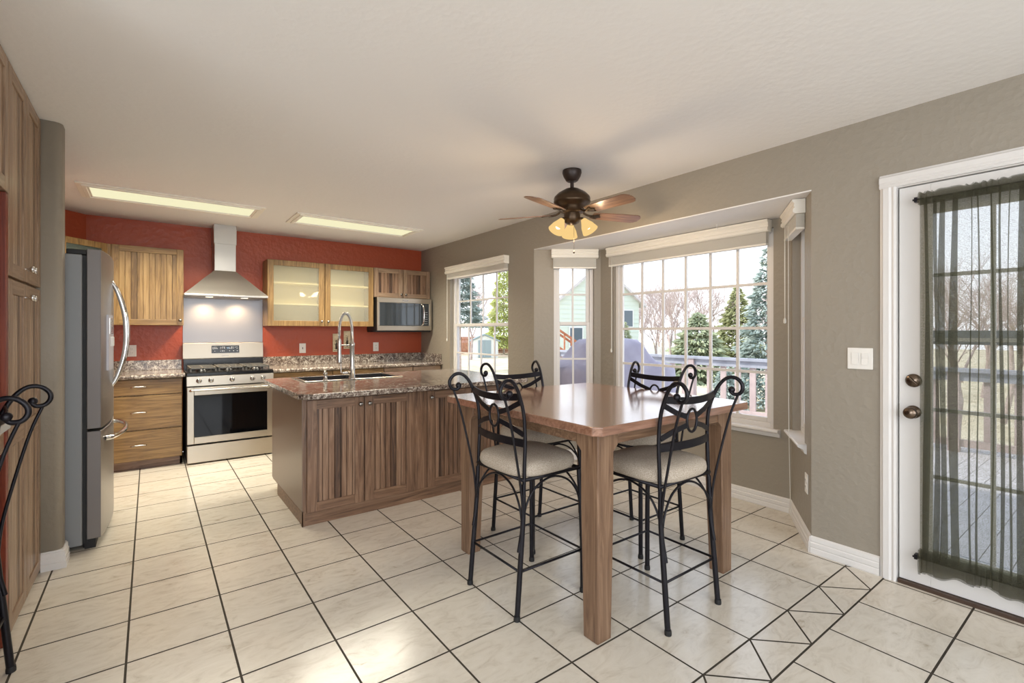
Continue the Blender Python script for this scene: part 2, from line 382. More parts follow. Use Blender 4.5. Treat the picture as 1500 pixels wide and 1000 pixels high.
main = [(1, 0, RX), (-1, 0, -LX), (0, 1, LY), (0, -1, -FY)]
(ax, ay), (bx_, by), (cx, cy), (dx, dy) = BAY
def halfplane(p, q):  # interior on left of q->p... keep side containing bay centre
    nx, ny = -(q[1]-p[1]), q[0]-p[0]; c = nx*p[0]+ny*p[1]
    if nx*3.3+ny*2.4 > c: nx, ny, c = -nx, -ny, -c
    return (nx, ny, c)
bay = [(-1, 0, -RX), halfplane(BAY[0], BAY[1]), halfplane(BAY[1], BAY[2]), halfplane(BAY[2], BAY[3])]
fl = MB(); cols = []
fl.box(LX, FY, -.12, RX, LY, -.0025); fl.prism([(RX, 3.8), (3.1, 3.75), (3.66, 3.36), (3.66, 1.54), (3.1, 1.2), (RX, 1.1)][1:5], -.12, -.0025)
ng = len(fl.f)
for p_ in polys:
    q = inset(p_, GR); c = (random.random(), random.random(), random.random(), 1)
    for pl in (main, bay):
        r_ = clip(q, pl)
        if len(r_) > 2:
            fl.cur = 1; fl.add([(x, y, 0) for x, y in r_], [tuple(range(len(r_)))]); cols.append(c)
me = bpy.data.meshes.new('floor'); me.from_pydata(fl.v, [], fl.f); me.materials.append(M['grout']); me.materials.append(M['tile'])
ca = me.color_attributes.new('tile', 'FLOAT_COLOR', 'CORNER')
for i, p_ in enumerate(me.polygons):
    p_.material_index = fl.mi[i]
    if i >= ng:
        if p_.normal.z < 0: p_.flip()
        for li in p_.loop_indices: ca.data[li].color = cols[i-ng]
fo = bpy.data.objects.new('floor', me); C.objects.link(fo); struct(fo, 'cream stone-look tile floor with dark grout and a triangle border')

# ------------------------------------------------------------------ walls
def wall(name, m_, a, b, holes=(), z0=0, z1=CZ, th=.12, ext=(0, 0), label=None):
    a = Vector(a); b = Vector(b); Lw = (b-a).length; rz = math.atan2(b.y-a.y, b.x-a.x)
    mb = MB(); x0, x1 = -ext[0], Lw+ext[1]
    cur = x0
    for (h0, h1, hz0, hz1) in sorted(holes):
        if h0 > cur: mb.box(cur, 0, z0, h0, th, z1)
        if hz0 > z0: mb.box(h0, 0, z0, h1, th, hz0)
        if hz1 < z1: mb.box(h0, 0, hz1, h1, th, z1)
        cur = h1
    if cur < x1: mb.box(cur, 0, z0, x1, th, z1)
    o = mb.build(name, m_); o.location = (a.x, a.y, 0); o.rotation_euler = (0, 0, rz); return struct(o, label)
R90 = PI/2
# right wall (front -> its x runs from the back corner towards the camera)
W1 = (LY-5.45, LY-4.19, .62, 2.04)
DO = (LY-.80, LY+.135, 0, 2.045)
wall('wall_right', 'grey', (RX, LY), (RX, 3.75), [W1], th=.13, label='greige wall between back corner and bay')
wall('wall_right', 'grey', (RX, 3.75), (RX, 1.20), z0=2.125, th=.12, label='greige header above the bay')
wall('wall_right', 'grey', (RX, 1.20), (RX, FY), [(1.20-.80, 1.20+.135, 0, 2.045)], th=.13, label='greige wall around the glazed door')
wall('wall_bay_left', 'grey', BAY[0], BAY[1], [(.20, .61, .60, 2.03)], z1=2.125, th=.11, label='greige left cheek of the bay')
wall('wall_bay_center', 'grey', BAY[1], BAY[2], [(.17, 1.69, .58, 2.06)], z1=2.125, th=.11, ext=(.03, .03), label='greige middle wall of the bay')
wall('wall_bay_right', 'grey', BAY[2], BAY[3], [(.05, .46, .60, 2.03)], z1=2.125, th=.11, label='greige right cheek of the bay')
wall('wall_back', 'red', (-.50, LY), (RX, LY), ext=(.02, .15), label='red textured kitchen wall')
wall('wall_corner', 'red', (-1.12, LY-.62), (-.50, LY), label='red diagonal corner wall behind the fridge')
wall('wall_left', 'red', (-1.10, 3.74), (-1.10, LY-.62), label='red wall beside the fridge')
wall('wall_left', 'grey', (-1.12, 1.85), (-1.12, 3.60), label='wall behind the pantry')
wall('wall_left', 'grey', (LX, FY), (LX, 1.85), [(1.4, 3.9, .5, 2.2)], label='left wall of the room behind')
wall('wall_left', 'grey', (LX, 1.85), (-1.12, 1.85), label='return wall of the room behind')
wall('wall_front', 'grey', (RX, FY), (LX, FY), [(.4, 5.8, .4, 2.3)], label='front wall behind the camera')
# wall end beside the fridge, with rounded corners
def rrect(x0, y0, x1, y1, r, n=4, which=(1, 1, 1, 1)):
    pts = []
    for (cx_, cy_, a0, w_) in ((x0+r, y0+r, PI, which[0]), (x1-r, y0+r, -PI/2, which[1]), (x1-r, y1-r, 0, which[2]), (x0+r, y1-r, PI/2, which[3])):
        if w_: pts += [(cx_+r*math.cos(a0+k*PI/2/n), cy_+r*math.sin(a0+k*PI/2/n)) for k in range(n+1)]
        else:
            s1 = -1 if a0 in (PI, PI/2) else 1; s2 = -1 if a0 in (PI, -PI/2) else 1
            pts.append((cx_+s1*r, cy_+s2*r))
    return pts
wl = MB().prism(rrect(-1.12, 3.602, -.385, 3.742, .035, 5, (0, 1, 1, 0)), 0, CZ, smooth=True).build('wall_end', 'grey'); struct(wl, 'rounded end of the wall between pantry and fridge')
struct(box('ceiling', 'ceil', (LX-.1, FY-.1, CZ, RX+.15, LY+.15, CZ+.12)), 'white textured ceiling')
bc = MB().prism([(RX+.119, 3.80), (3.72, 3.42), (3.77, 3.38), (3.77, 1.5), (3.72, 1.48), (RX+.119, 1.12)], 2.1255, 2.2).build('ceiling_bay', 'grey'); struct(bc, 'low ceiling of the bay')
bc2 = MB().prism([(RX-.0, 3.75), (3.65, 3.356), (3.65, 1.544), (RX-.0, 1.20)], 2.118, 2.1254).build('ceiling_bay', 'ceil'); struct(bc2, 'painted soffit of the bay')
# baseboards
def baseboard(name, a, b, m_='white', inner=(0, 0)):
    a = Vector(a); b = Vector(b); Lw = (b-a).length; rz = math.atan2(b.y-a.y, b.x-a.x)
    prof = [(0, 0), (-.016, 0), (-.018, .008), (-.016, .03), (-.013, .036), (-.016, .042), (-.016, .062), (-.011, .068), (-.013, .074), (-.011, .092), (-.004, .098), (0, .1)]
    o = MB().prism(prof, -inner[0], Lw+inner[1], 'x').build(name, m_); o.location = (a.x, a.y, 0); o.rotation_euler = (0, 0, rz); return struct(o)
baseboard('baseboard_right', (RX, 5.6), BAY[0]); baseboard('baseboard_bay_left', BAY[0], BAY[1]); baseboard('baseboard_bay_center', BAY[1], BAY[2])
baseboard('baseboard_bay_right', BAY[2], BAY[3], inner=(0, .006)); baseboard('baseboard_door_side', BAY[3], (RX, .868))
baseboard('baseboard_right', (RX, -.21), (RX, FY))
bbl = MB()
for (z0, z1, d) in ((0, .036, .019), (.036, .044, .013), (.044, .066, .016), (.066, .092, .012), (.092, .1, .006)):
    bbl.prism(rrect(-.47, 3.602-d, -.385+d, 3.742+.004, .02, 3, (0, 0, 1, 0)), z0, z1)
struct(bbl.build('baseboard_left', 'white'), 'white moulded baseboard wrapped around the wall end')

# ------------------------------------------------------------------ windows  (local x along wall, y outward, z up)
def window(idx, a, rz, x0, x1, z0, z1, cols_, picture=False, dep=.07, label='', rail=1.372):
    t = thing('window_%d' % idx, label, None, (a[0], a[1], 0), rz); t['kind'] = 'structure'
    if 'category' in t: del t['category']
    fw = .035
    f = MB(); f.box(x0+.0005, dep-.02, z0+.0005, x0+fw, dep+.05, z1-.0005).box(x1-fw, dep-.02, z0+.0005, x1-.0005, dep+.05, z1-.0005).box(x0+fw, dep-.0195, z1-fw, x1-fw, dep+.05, z1-.0005).box(x0+fw, dep-.0195, z0+.0005, x1-fw, dep+.05, z0+fw)
    f.build('window_frame', 'white', t, .003)
    gx0, gx1 = x0+fw, x1-fw; sw = .034
    def sash(nm, za, zb, y, rows):
        s = MB(); s.box(gx0+.0005, y, za, gx0+sw, y+.028, zb).box(gx1-sw, y, za, gx1-.0005, y+.028, zb).box(gx0+sw, y+.0004, za, gx1-sw, y+.028, za+sw).box(gx0+sw, y+.0004, zb-sw, gx1-sw, y+.028, zb)
        s.build(nm, 'white', t, .003)
        mu = MB(); ix0, ix1, iz0, iz1 = gx0+sw, gx1-sw, za+sw, zb-sw; mw = .018 if not picture else .022
        for k in range(1, cols_): xx = ix0+(ix1-ix0)*k/cols_; mu.box(xx-mw/2, y+.004, iz0, xx+mw/2, y+.02, iz1)
        for k in range(1, rows): zz = iz0+(iz1-iz0)*k/rows; mu.box(ix0, y+.0045, zz-mw/2, ix1, y+.0195, zz+mw/2)
        mu.build('muntins', 'white', t)
        MB().box(ix0, y+.01, iz0, ix1, y+.014, iz1).build('glass_pane', 'wglass', t)
    if picture: sash('sash', z0+fw, z1-fw, dep, 4)
    else:
        sash('upper_sash', rail-.02, z1-fw, dep+.016, 2); sash('lower_sash', z0+fw, rail+.02, dep-.014, 2)
    return t
def sill(a, rz, x0, x1, z, name='trim_1'):
    mb = MB(); mb.prism([(.07, z), (-.045, z), (-.05, z-.006), (-.05, z-.016), (-.042, z-.022), (-.02, z-.03), (-.012, z-.055), (0, z-.06), (0, z-.02), (.07, z-.02)], x0, x1, 'x')
    o = mb.build(name, 'white'); o.location = (a[0], a[1], 0); o.rotation_euler = (0, 0, rz); return struct(o, 'white window sill')
def wrz(a, b): return math.atan2(b[1]-a[1], b[0]-a[0])
rzL, rzC, rzR = wrz(BAY[0], BAY[1]), -R90, wrz(BAY[2], BAY[3])
window(1, (RX, LY), -R90, *W1[:2], .62, 2.04, 4, label='double-hung kitchen window')
window(2, BAY[0], rzL, .20, .61, .60, 2.03, 2, label='narrow window in the left cheek of the bay')
window(3, BAY[1], rzC, .17, 1.69, .58, 2.06, 6, True, dep=.05, label='large picture window of the bay')
window(4, BAY[2], rzR, .05, .46, .60, 2.03, 2, label='narrow window in the right cheek of the bay')
sill((RX, LY), -R90, W1[0]-.03, W1[1]+.03, .622, 'trim_1'); sill(BAY[0], rzL, .18, .63, .602, 'trim_2'); sill(BAY[1], rzC, .12, 1.74, .582, 'trim_3'); sill(BAY[2], rzR, .03, .52, .602, 'trim_4')
# blinds
def blind(a, rz, x0, x1, z, drop, label, dp=.075, cord=None):
    t = thing('window_blind', label, 'blind', (a[0], a[1], 0), rz)
    pr = [(-.002, z), (-dp, z), (-dp, z-.012), (-dp+.012, z-.026), (-dp+.008, z-.04), (-dp+.014, z-.05), (-dp+.004, z-.062), (-dp+.004, z-.078), (-dp+.016, z-.088), (-.002, z-.088)]
    MB().prism(pr, x0, x1, 'x').build('valance', 'white2', t, .001)
    s = MB(); k = z-.090
    while k > z-.088-drop:
        s.box(x0+.02, -.05, k-.0035, x1-.02, -.004, k-.0008); k -= .0052
    s.build('slats', 'white2', t); MB().box(x0+.02, -.052, k-.016, x1-.02, -.004, k-.001).build('bottom_rail', 'white2', t, .002)
    if cord:
        c = MB(); cx_, cz = cord
        c.tube([(cx_, -.058, z-.09), (cx_+.002, -.06, (z+cz)/2), (cx_, -.058, cz)], .0018, 5); c.tube([(cx_+.01, -.058, z-.09), (cx_+.008, -.058, cz+.05), (cx_+.004, -.058, cz)], .0018, 5)
        c.build('pull_cord', 'cord', t); MB().lathe([(.002, .02), (.006, .012), (.009, 0), (.009, -.015), (.004, -.02)], (cx_, -.058, cz-.01), 8).build('cord_tassel', 'cord', t)
    return t
blind((RX, LY), -R90, LY-5.47, LY-4.17, 2.115, .045, 'cream blind drawn up over the kitchen window left of the bay', cord=(LY-5.43, 1.2))
b1 = blind(BAY[0], rzL, .17, .64, 2.115, .085, 'short raised white blind on the narrow window left in the bay')
blind(BAY[1], rzC, .13, 1.68, 2.112, .075, 'wide raised white blind over the large picture window', cord=(.19, 1.12))
blind(BAY[2], rzR, .03, .50, 2.115, .075, 'raised white blind on the narrow side window right in the bay, seen end-on', cord=(.12, 1.38))
# loose lift cords on the right cheek and hook
c = MB(); c.tube([(.27, -.06, 2.0), (.275, -.06, 1.2), (.28, -.058, .64), (.29, -.05, .10)], .002, 5); o = c.build('lift_cord', 'cord'); o.location = (*BAY[2], 0); o.rotation_euler = (0, 0, rzR)
tag(o, 'long white lift cord hanging down past the right side sill to the baseboard', 'cord')
MB_ = MB(); MB_.tube([(0, 0, 0), (0, 0, -.02), (.008, 0, -.03), (.012, 0, -.022)], .0022, 6); MB_.lathe([(.012, 0), (.010, -.004), (.003, -.006)], (0, 0, 0), 10)
tag(MB_.build('ceiling_hook', 'white', loc=(3.50, 2.02, 2.118)), 'small white hook screwed into the bay ceiling above the wide blind', 'hook')

# ------------------------------------------------------------------ door
DY0, DY1 = .795, -.13
tr = MB()
cp = [(0, 0), (-.014, 0), (-.018, .01), (-.014, .02), (-.02, .03), (-.02, .055), (-.012, .062), (-.008, .07), (0, .072)]
def casing(name, p0, p1, vert):
    mb = MB()
    if vert:  # p0 y at opening edge, sign
        y, sg = p0, p1
        mb.prism([(RX+u, y+sg*v_) for u, v_ in cp], 0, 2.045, 'z')
    else:
        mb.prism([(RX+u, 2.045+v_) for u, v_ in [(-a_, b_) if False else (a_, b_) for a_, b_ in cp]], p0, p1, 'y') if False else mb.add(
            [(RX+u, yy, 2.045+v_) for yy in (p0, p1) for u, v_ in cp], [tuple(range(9)), tuple(range(17, 8, -1))]+[(i, (i+1) % 9, 9+(i+1) % 9, 9+i) for i in range(9)])
    return struct(mb.build(name, 'white'), 'white moulded door casing')
casing('trim_5', .795, 1, True); casing('trim_5', -.13, -1, True); casing('trim_5', -.202, .867, False)
jm = MB().box(RX+.001, .795, 0, RX+.13, .80, 2.045).box(RX+.001, -.135, 0, RX+.13, -.13, 2.045).box(RX+.001, -.13, 2.04, RX+.13, .795, 2.045)
jm.box(RX+.055, .785, 0, RX+.13, .795, 2.04).box(RX+.055, -.13, 0, RX+.13, -.12, 2.04)
struct(jm.build('trim_6', 'white'), 'white door jamb')
struct(box('trim_7', mat('bronze_sill', rgb(70, 52, 40), .5), (RX-.012, -.125, 0, RX+.13, .79, .018)), 'dark bronze door sill')
d = thing('door_1', 'white glazed patio door with grid panes', None, (RX, .789, .02), -R90); d['kind'] = 'structure'
DW = .914; DH = 2.015
gx0, gx1, gz0, gz1 = .125, .79, .18, 1.87
mb = MB().box(0, .012, 0, gx0, .056, DH).box(gx1, .012, 0, DW, .056, DH).box(gx0, .012, 0, gx1, .056, gz0).box(gx0, .012, gz1, gx1, .056, DH)
mb.build('door_slab', 'white', d, .002)
fr = MB()
for (a_, b_, c_, d_) in ((gx0-.022, gz0-.022, gx0+.012, gz1+.022), (gx1-.012, gz0-.022, gx1+.022, gz1+.022), (gx0+.012, gz0-.022, gx1-.012, gz0+.012), (gx0+.012, gz1-.012, gx1-.012, gz1+.022)):
    fr.box(a_, .002, b_, c_, .014, d_)
fr.build('glazing_frame', 'white', d, .003)
mu = MB()
for k in (1, 2):
    xx = gx0+(gx1-gx0)*k/3; mu.box(xx-.009, .026, gz0, xx+.009, .044, gz1)
for zz in (.55, .885, 1.235, 1.555): mu.box(gx0, .0265, zz-.009, gx1, .0435, zz+.009)
mu.build('muntins', 'white', d); MB().box(gx0, .033, gz0, gx1, .037, gz1).build('glass_pane', 'wglass', d)
k = MB().lathe([(.033, 0), (.033, .006), (.026, .012), (.013, .016), (.011, .03), (.014, .034), (.026, .042), (.030, .054), (.027, .066), (.014, .073), (.001, .074)], (0, 0, 0), 24, 'y', M4=Matrix.Scale(-1, 4, (0, 1, 0)))
ko = k.build('door_knob', 'bronze', d, loc=(.058, .012, .885-.02))
k = MB().lathe([(.034, 0), (.034, .008), (.028, .016), (.001, .018)], (0, 0, 0), 24, 'y', M4=Matrix.Scale(-1, 4, (0, 1, 0)))
kd = k.build('deadbolt', 'bronze', d, loc=(.06, .012, 1.045-.02))
MB().tube([(-.016, -.022, .016), (.016, -.022, -.016)], .006, 8, False).build('thumb_turn', 'bronze', kd)
box('latch_plate', 'bronze', (-.0035, .02, .83, .001, .05, .90), d)
box('weather_strip', 'gasket', (.0, .02, -.004, DW, .05, 0), d)
# storm door beyond the glass
st = thing('storm_door', 'white framed storm door seen through the patio door glass', 'door', (RX+.10, .785, .02), -R90)
sm_ = MB().box(0, 0, 0, .09, .03, 2.01).box(.82, 0, 0, .905, .03, 2.01).box(.09, 0, 0, .82, .03, .16).box(.09, 0, 1.92, .82, .03, 2.01)
sm_.build('storm_frame', 'rail_grey', st, .003); box('middle_rail', 'rail_grey', (.09, 0, 1.21, .82, .03, 1.28), st, .003)
# curtain and rods
def crod(z, label):
    r_ = thing('curtain_rod', label, 'curtain rod', (RX-.03, .712, z), -R90)
    MB().tube([(-.012, 0, 0), (.75, 0, 0)], .005, 8, False).build('rod', 'iron', r_)
    for xx in (.0, .735): MB().box(xx-.006, -.004, -.012, xx+.006, .028, .012).build('bracket', 'iron', r_)
    return r_
crod(1.955, 'thin black curtain rod across the top of the glazed door'); crod(.165, 'thin black curtain rod near the bottom of the glazed door')
def curtain():
    folds = [(.040, .022), (.078, .020), (.108, .026), (.152, .030), (.206, .007), (.226, .008), (.272, .008), (.303, .012), (.335, .007), (.372, .026), (.412, .008), (.45, .024), (.50, .009), (.545, .028), (.602, .012), (.65, .026), (.69, .012)]
    mz = 40; vs = []; fs = []; row = 0
    for j in range(mz+1):
        v_ = j/mz; z = .165+(1.955-.165)*v_; line = [(.018, -.006)]
        for i, (c_, w_) in enumerate(folds):
            loose = math.sin(PI*v_)**.5
            c2 = c_+.010*loose*math.sin(v_*2.6+i*1.1); w2 = w_*(.75+.45*(1-v_))*(1+.3*math.sin(v_*5+i*1.7)*loose)
            for (du, y) in ((-.6, -.004), (.0, -.009), (.42, -.014), (.5, -.0155), (.42, -.017), (0, -.013), (-.42, -.009), (-.5, -.0075), (-.42, -.006), (0, -.0075), (.6, -.004)):
                line.append((c2+w2*du, y-.004*math.sin(i*2.3+v_*3)*loose))
        line.append((.730, -.006)); row = len(line)
        vs += [(x, y, z) for x, y in line]
    n = row-1
    # header / footer ruffles
    for j in range(mz):
        for i in range(n): a_ = j*(n+1)+i; fs.append((a_, a_+1, a_+n+2, a_+n+1))
    mb = MB(); mb.add(vs, fs, True); n = 420
    o = mb.build('panel', 'sheer', ct)
    for z0, z1, nm in ((1.925, 1.985, 'rod_pocket'), (.115, .21, 'bottom_hem')):
        vs = []; fs = []
        for side in (0, 1):
            for j in range(7):
                v_ = j/6; z = z0+(z1-z0)*v_
                for i in range(n+1):
                    u = i/n; ph = 2*PI*(19*u+1.1*math.sin(6*u*PI)); sag = (-.030*(.5+.5*math.sin(u*9+2))+.008*math.sin(u*41)) if nm == 'bottom_hem' else .004*math.sin(ph*1.7)
                    x = .012+u*.72+.005*math.sin(ph)
                    y = (-.012-.010*math.sin(PI*v_)-.004*math.sin(ph)) if side == 0 else (.008+.002*math.sin(ph))
                    vs.append((x, y, z+(sag*(1-v_) if nm == 'bottom_hem' else sag*v_)))
        base = 7*(n+1)
        for s_ in (0, 1):
            for j in range(6):
                for i in range(n): a_ = s_*base+j*(n+1)+i; fs.append((a_, a_+1, a_+n+2, a_+n+1))
        mb = MB(); mb.add(vs, fs, True); mb.build(nm, 'sheer', ct)
ct = thing('sheer_curtain', 'dark olive sheer curtain gathered over the glass of the patio door', 'curtain', (RX-.03, .712, 0), -R90)
curtain()
# switch and outlets
def plate(name, label, cat, loc, rz, w_, h_, kind_):
    t = thing(name, label, cat, loc, rz)
    MB().box(-w_/2, -.006, -h_/2, w_/2, 0, h_/2).build('cover_plate', 'plastic', t, .003)
    if kind_ == 'switch':
        for x in (-.023, .023):
            MB().prism([(-.006, -.033), (-.0095, -.033), (-.0065, .0), (-.010, .033), (-.006, .033)], x-.0165, x+.0165, 'x').build('rocker', 'plastic', t, .0008)
    elif kind_ == 'outlet':
        for z in (-.02, .02):
            b_ = MB().lathe([(.017, 0), (.017, .003), (.015, .004)], (0, 0, 0), 16, 'y', M4=Matrix.Scale(-1, 4, (0, 1, 0))).build('receptacle', 'plastic', t, loc=(0, -.005, z))
            sl = MB().box(-.007, -.0048, -.004, -.005, -.004, .006).box(.005, -.0048, -.004, .007, -.004, .006).box(-.0015, -.0048, -.011, .0015, -.004, -.008); sl.build('slot', 'gasket', b_)
    else:
        MB().box(-.016, -.009, -.033, .016, -.005, .033).build('toggle', 'plastic', t, .001); MB().box(-.004, -.0105, -.012, .004, -.009, .012).build('slot', 'ink', t)
    return t
plate('light_switch', 'double white rocker switch on the greige wall left of the patio door', 'light switch', (RX-.0003, .957, 1.147), -R90, .118, .116, 'switch')
plate('wall_outlet', 'white outlet on the red wall between fridge and stove', 'outlet', (-.148, LY-.0003, 1.095), 0, .075, .118, 'outlet')
plate('wall_outlet', 'white outlet nearly hidden behind the fridge handle', 'outlet', (-.345, LY-.0003, 1.095), 0, .075, .118, 'outlet')
plate('wall_outlet', 'white single-device outlet on the red wall just right of the stove', 'outlet', (1.50, LY-.0003, 1.088), 0, .075, .118, 'gfci')
plate('wall_outlet', 'white outlet on the red wall under the microwave, right of the faucet', 'outlet', (2.43, LY-.0003, 1.088), 0, .075, .118, 'outlet')
pa = Vector((*BAY[2], 0))+Vector((math.cos(rzR), math.sin(rzR), 0))*.53
plate('wall_outlet', 'white outlet low on the right cheek of the bay, seen edge-on', 'outlet', (pa.x, pa.y, .37), rzR, .075, .118, 'outlet')

# ------------------------------------------------------------------ cabinets (local: x right, y into cabinet, z up; front at y=0)
def bead_door(parent, x0, x1, z0, z1, st_, pl, name='door', fw=.058, knob=None, vert='brn_v', hor='brn_h', pw=.05, th=.02, kmat='knob'):
    d_ = MB(); d_.box(x0, -th, z0, x0+fw, 0, z1).box(x1-fw, -th, z0, x1, 0, z1)
    d_.cur = 1; d_.box(x0+fw, -th+.0006, z0, x1-fw, 0, z0+fw).box(x0+fw, -th+.0006, z1-fw, x1-fw, 0, z1)
    o = d_.build(name, [vert, hor], parent, .0025)
    p_ = MB(); a_ = x0+fw; b_ = x1-fw; k0 = math.floor(a_/pw)
    p_.box(a_, -.002, z0+fw, b_, -.0005, z1-fw)
    k = k0
    while k*pw < b_:
        l_, r_ = max(a_, k*pw+.0028), min(b_, (k+1)*pw-.0028)
        if r_-l_ > .002: p_.box(l_, -.013, z0+fw, r_, -.002, z1-fw)
        k += 1
    p_.build('beadboard_panel', pl, o, .0015, 1)
    if knob:
        MB().lathe([(.006, 0), (.005, .012), (.013, .018), (.016, .024), (.013, .03), (.001, .032)], (0, 0, 0), 14, 'y', M4=Matrix.Scale(-1, 4, (0, 1, 0))).build('knob', kmat, o, loc=(knob[0], -th, knob[1]))
    return o
def bar_pull(parent, x, z, y=-.02, w_=.11, m_='nickel'):
    MB().tube([(x-w_/2, y, z-.003), (x-w_/2+.004, y-.02, z), (x-w_/4, y-.028, z+.003), (x+w_/4, y-.028, z+.003), (x+w_/2-.004, y-.02, z), (x+w_/2, y, z-.003)], [.008, .006, .0055, .0055, .006, .008], 8).build('handle', m_, parent)
def drawer(parent, x0, x1, z0, z1, m_='gold_h', pull=True):
    o = MB().box(x0, -.02, z0, x1, 0, z1).build('drawer', m_, parent, .004, 2)
    if pull: bar_pull(o, (x0+x1)/2, (z0+z1)/2+.005)
    return o
# left upper cabinet
t = thing('wall_cabinet', 'golden beadboard wall cabinet between fridge and range hood', 'cabinet', (-.335, 6.0, 1.357))
MB().box(0, 0, 0, .612, .278, .774).build('cabinet_body', 'gold_v', t, .002)
bead_door(t, .04, .612, .0, .774, None, 'gold_p', knob=(.582, .05), vert='gold_v', hor='gold_h', pw=.047)
MB().box(0, -.018, 0, .037, 0, .774).build('filler_strip', 'gold_v', t, .002)
# diagonal corner cabinet with textured glass door
t = thing('corner_cabinet', 'golden diagonal corner wall cabinet with dark textured glass, partly behind the fridge', 'cabinet', (-.335, 6.0, 1.357))
dl = .43; ca_ = math.cos(PI/4)
cbm = MB().prism([(-.003, 0), (-.003, .277), (-.16, .277), (-.62, -.18), (-.62, -dl*ca_-.1), (-dl*ca_, -dl*ca_)], 0, .03).prism([(-.003, 0), (-.003, .277), (-.16, .277), (-.62, -.18), (-.62, -dl*ca_-.1), (-dl*ca_, -dl*ca_)], .744, .774)
cbm.prism([(-.003, 0), (-.003, .277), (-.02, .277), (-.02, 0)], .03, .744)
cbm.build('cabinet_body', 'gold_v', t)
dd = MB(); fw = .055
def dg(x0, z0, x1, z1, y0=-.02, y1=0.):
    vs = [(x0, y0, z0), (x1, y0, z0), (x1, y1, z0), (x0, y1, z0), (x0, y0, z1), (x1, y0, z1), (x1, y1, z1), (x0, y1, z1)]
    return vs
o = MB().box(0, -.02, 0, fw, 0, .774).box(dl-fw, -.02, 0, dl, 0, .774).box(fw, -.02, 0, dl-fw, 0, fw).box(fw, -.02, .774-fw, dl-fw, 0, .774).build('door', 'gold_v', t, .002, loc=(-dl*ca_, -dl*ca_, 0), rot=(0, 0, PI/4))
MB().box(fw, -.012, fw, dl-fw, -.008, .774-fw).build('glass_pane', 'seedglass', o)
# glass-door cabinet
t = thing('display_cabinet', 'golden wall cabinet with two glass doors and cream shelves', 'cabinet', (1.058, 6.0, 1.357))
W_, D_, Hh = 1.225, .278, .753
b_ = MB().box(0, 0, 0, .018, D_, Hh).box(W_-.018, 0, 0, W_, D_, Hh).box(.018, 0, 0, W_-.018, D_, .018).box(.018, 0, Hh-.018, W_-.018, D_, Hh).box(.61, .0, .018, .64, D_, Hh-.018)
b_.build('cabinet_body', 'gold_v', t)
MB().box(.018, D_-.008, .018, W_-.018, D_, Hh-.018).build('back_panel', 'interior', t)
for z in (.255, .50):
    MB().box(.019, .02, z-.009, .609, D_-.009, z+.009).build('shelf', 'shelf', t); MB().box(.641, .02, z-.009, W_-.019, D_-.009, z+.009).build('shelf', 'shelf', t)
for x0, x1, kx in ((.0, .617, .585), (.629, W_, .661)):
    fw = .062; o = MB().box(x0, -.02, 0, x0+fw, 0, Hh).box(x1-fw, -.02, 0, x1, 0, Hh).box(x0+fw, -.02, 0, x1-fw, 0, fw).box(x0+fw, -.02, Hh-fw, x1-fw, 0, Hh).build('door', 'gold_v', t, .0025)
    MB().box(x0+fw, -.012, fw, x1-fw, -.008, Hh-fw).build('glass_pane', 'cabglass', o)
    MB().lathe([(.006, 0), (.005, .012), (.013, .018), (.016, .024), (.013, .03), (.001, .032)], (0, 0, 0), 14, 'y', M4=Matrix.Scale(-1, 4, (0, 1, 0))).build('knob', 'knob', o, loc=(kx, -.02, .055))
# over-microwave cabinet
t = thing('wall_cabinet', 'short two-door beadboard cabinet above the microwave', 'cabinet', (2.29, 6.0, 1.737))
MB().box(0, 0, 0, .80, .278, .376).build('cabinet_body', 'brn_v', t, .002)
bead_door(t, .004, .394, .0, .376, None, 'brn_p', knob=(.365, .045), vert='pan_v', hor='pan_h', pw=.046)
bead_door(t, .402, .796, .0, .376, None, 'brn_p', knob=(.431, .045), vert='pan_v', hor='pan_h', pw=.046)
# base cabinets
def base_cab(label, X, x1, cuts, woods='gold', first=True):
    t = thing('base_cabinet', label, 'cabinet', (X, 5.69, 0)); Wd = x1-X
    MB().box(0, 0, .085, Wd, .58, .848).build('cabinet_body', woods+'_v', t, .002)
    MB().box(0, .045, 0, Wd, .06, .085).box(0, .045, 0, .018, .57, .085).box(Wd-.018, .045, 0, Wd, .57, .085).build('toe_kick', 'brn_h', t)
    for (z0, z1) in cuts: drawer(t, .003, Wd-.003, z0, z1, woods+'_h')
    return t
base_cab('golden three-drawer base cabinet between fridge and stove', -.42, .253, [(.09, .366), (.376, .690), (.700, .842)])
t = base_cab('golden base cabinet directly right of the stove, mostly behind the island', 1.053, 1.68, [(.70, .842)])
base_cab('golden base cabinet behind the faucet, second right of the stove', 1.683, 2.298, [(.70, .842)])
base_cab('brownish base cabinet with top drawer, third right of the stove', 2.301, 2.682, [(.70, .842)], 'pan')
base_cab('brownish base cabinet in the far right corner by the greige wall', 2.685, 3.085, [(.70, .842)], 'pan')
for o in [o for o in C.objects if o.name.startswith('base_cabinet')][1:]:
    q = MB().box(.003, -.018, .09, o.location.x*0+.36, 0, .69).build('door', 'gold_v', o, .003)
# counters along the back wall
def counter(label, x0, x1, extra=False):
    t = thing('countertop', label, 'countertop', (x0, 5.64, .85)); Wd = x1-x0
    pr = [(.018, 0), (.006, .004), (0, .014), (0, .027), (.006, .036), (.018, .04), (.64-.002, .04), (.638, 0)]
    MB().prism(pr, 0, Wd, 'x', ).build('worktop', 'counter', t)
    s = MB().box(0, .618, .04, Wd, .638, .145)
    if extra: s.box(Wd-.02, .03, .04, Wd, .618, .145)
    s.build('backsplash', 'counter', t, .003)
    return t
counter('speckled laminate countertop between fridge and stove', -.44, .272); counter('speckled laminate countertop right of the stove', 1.05, 3.098, True)

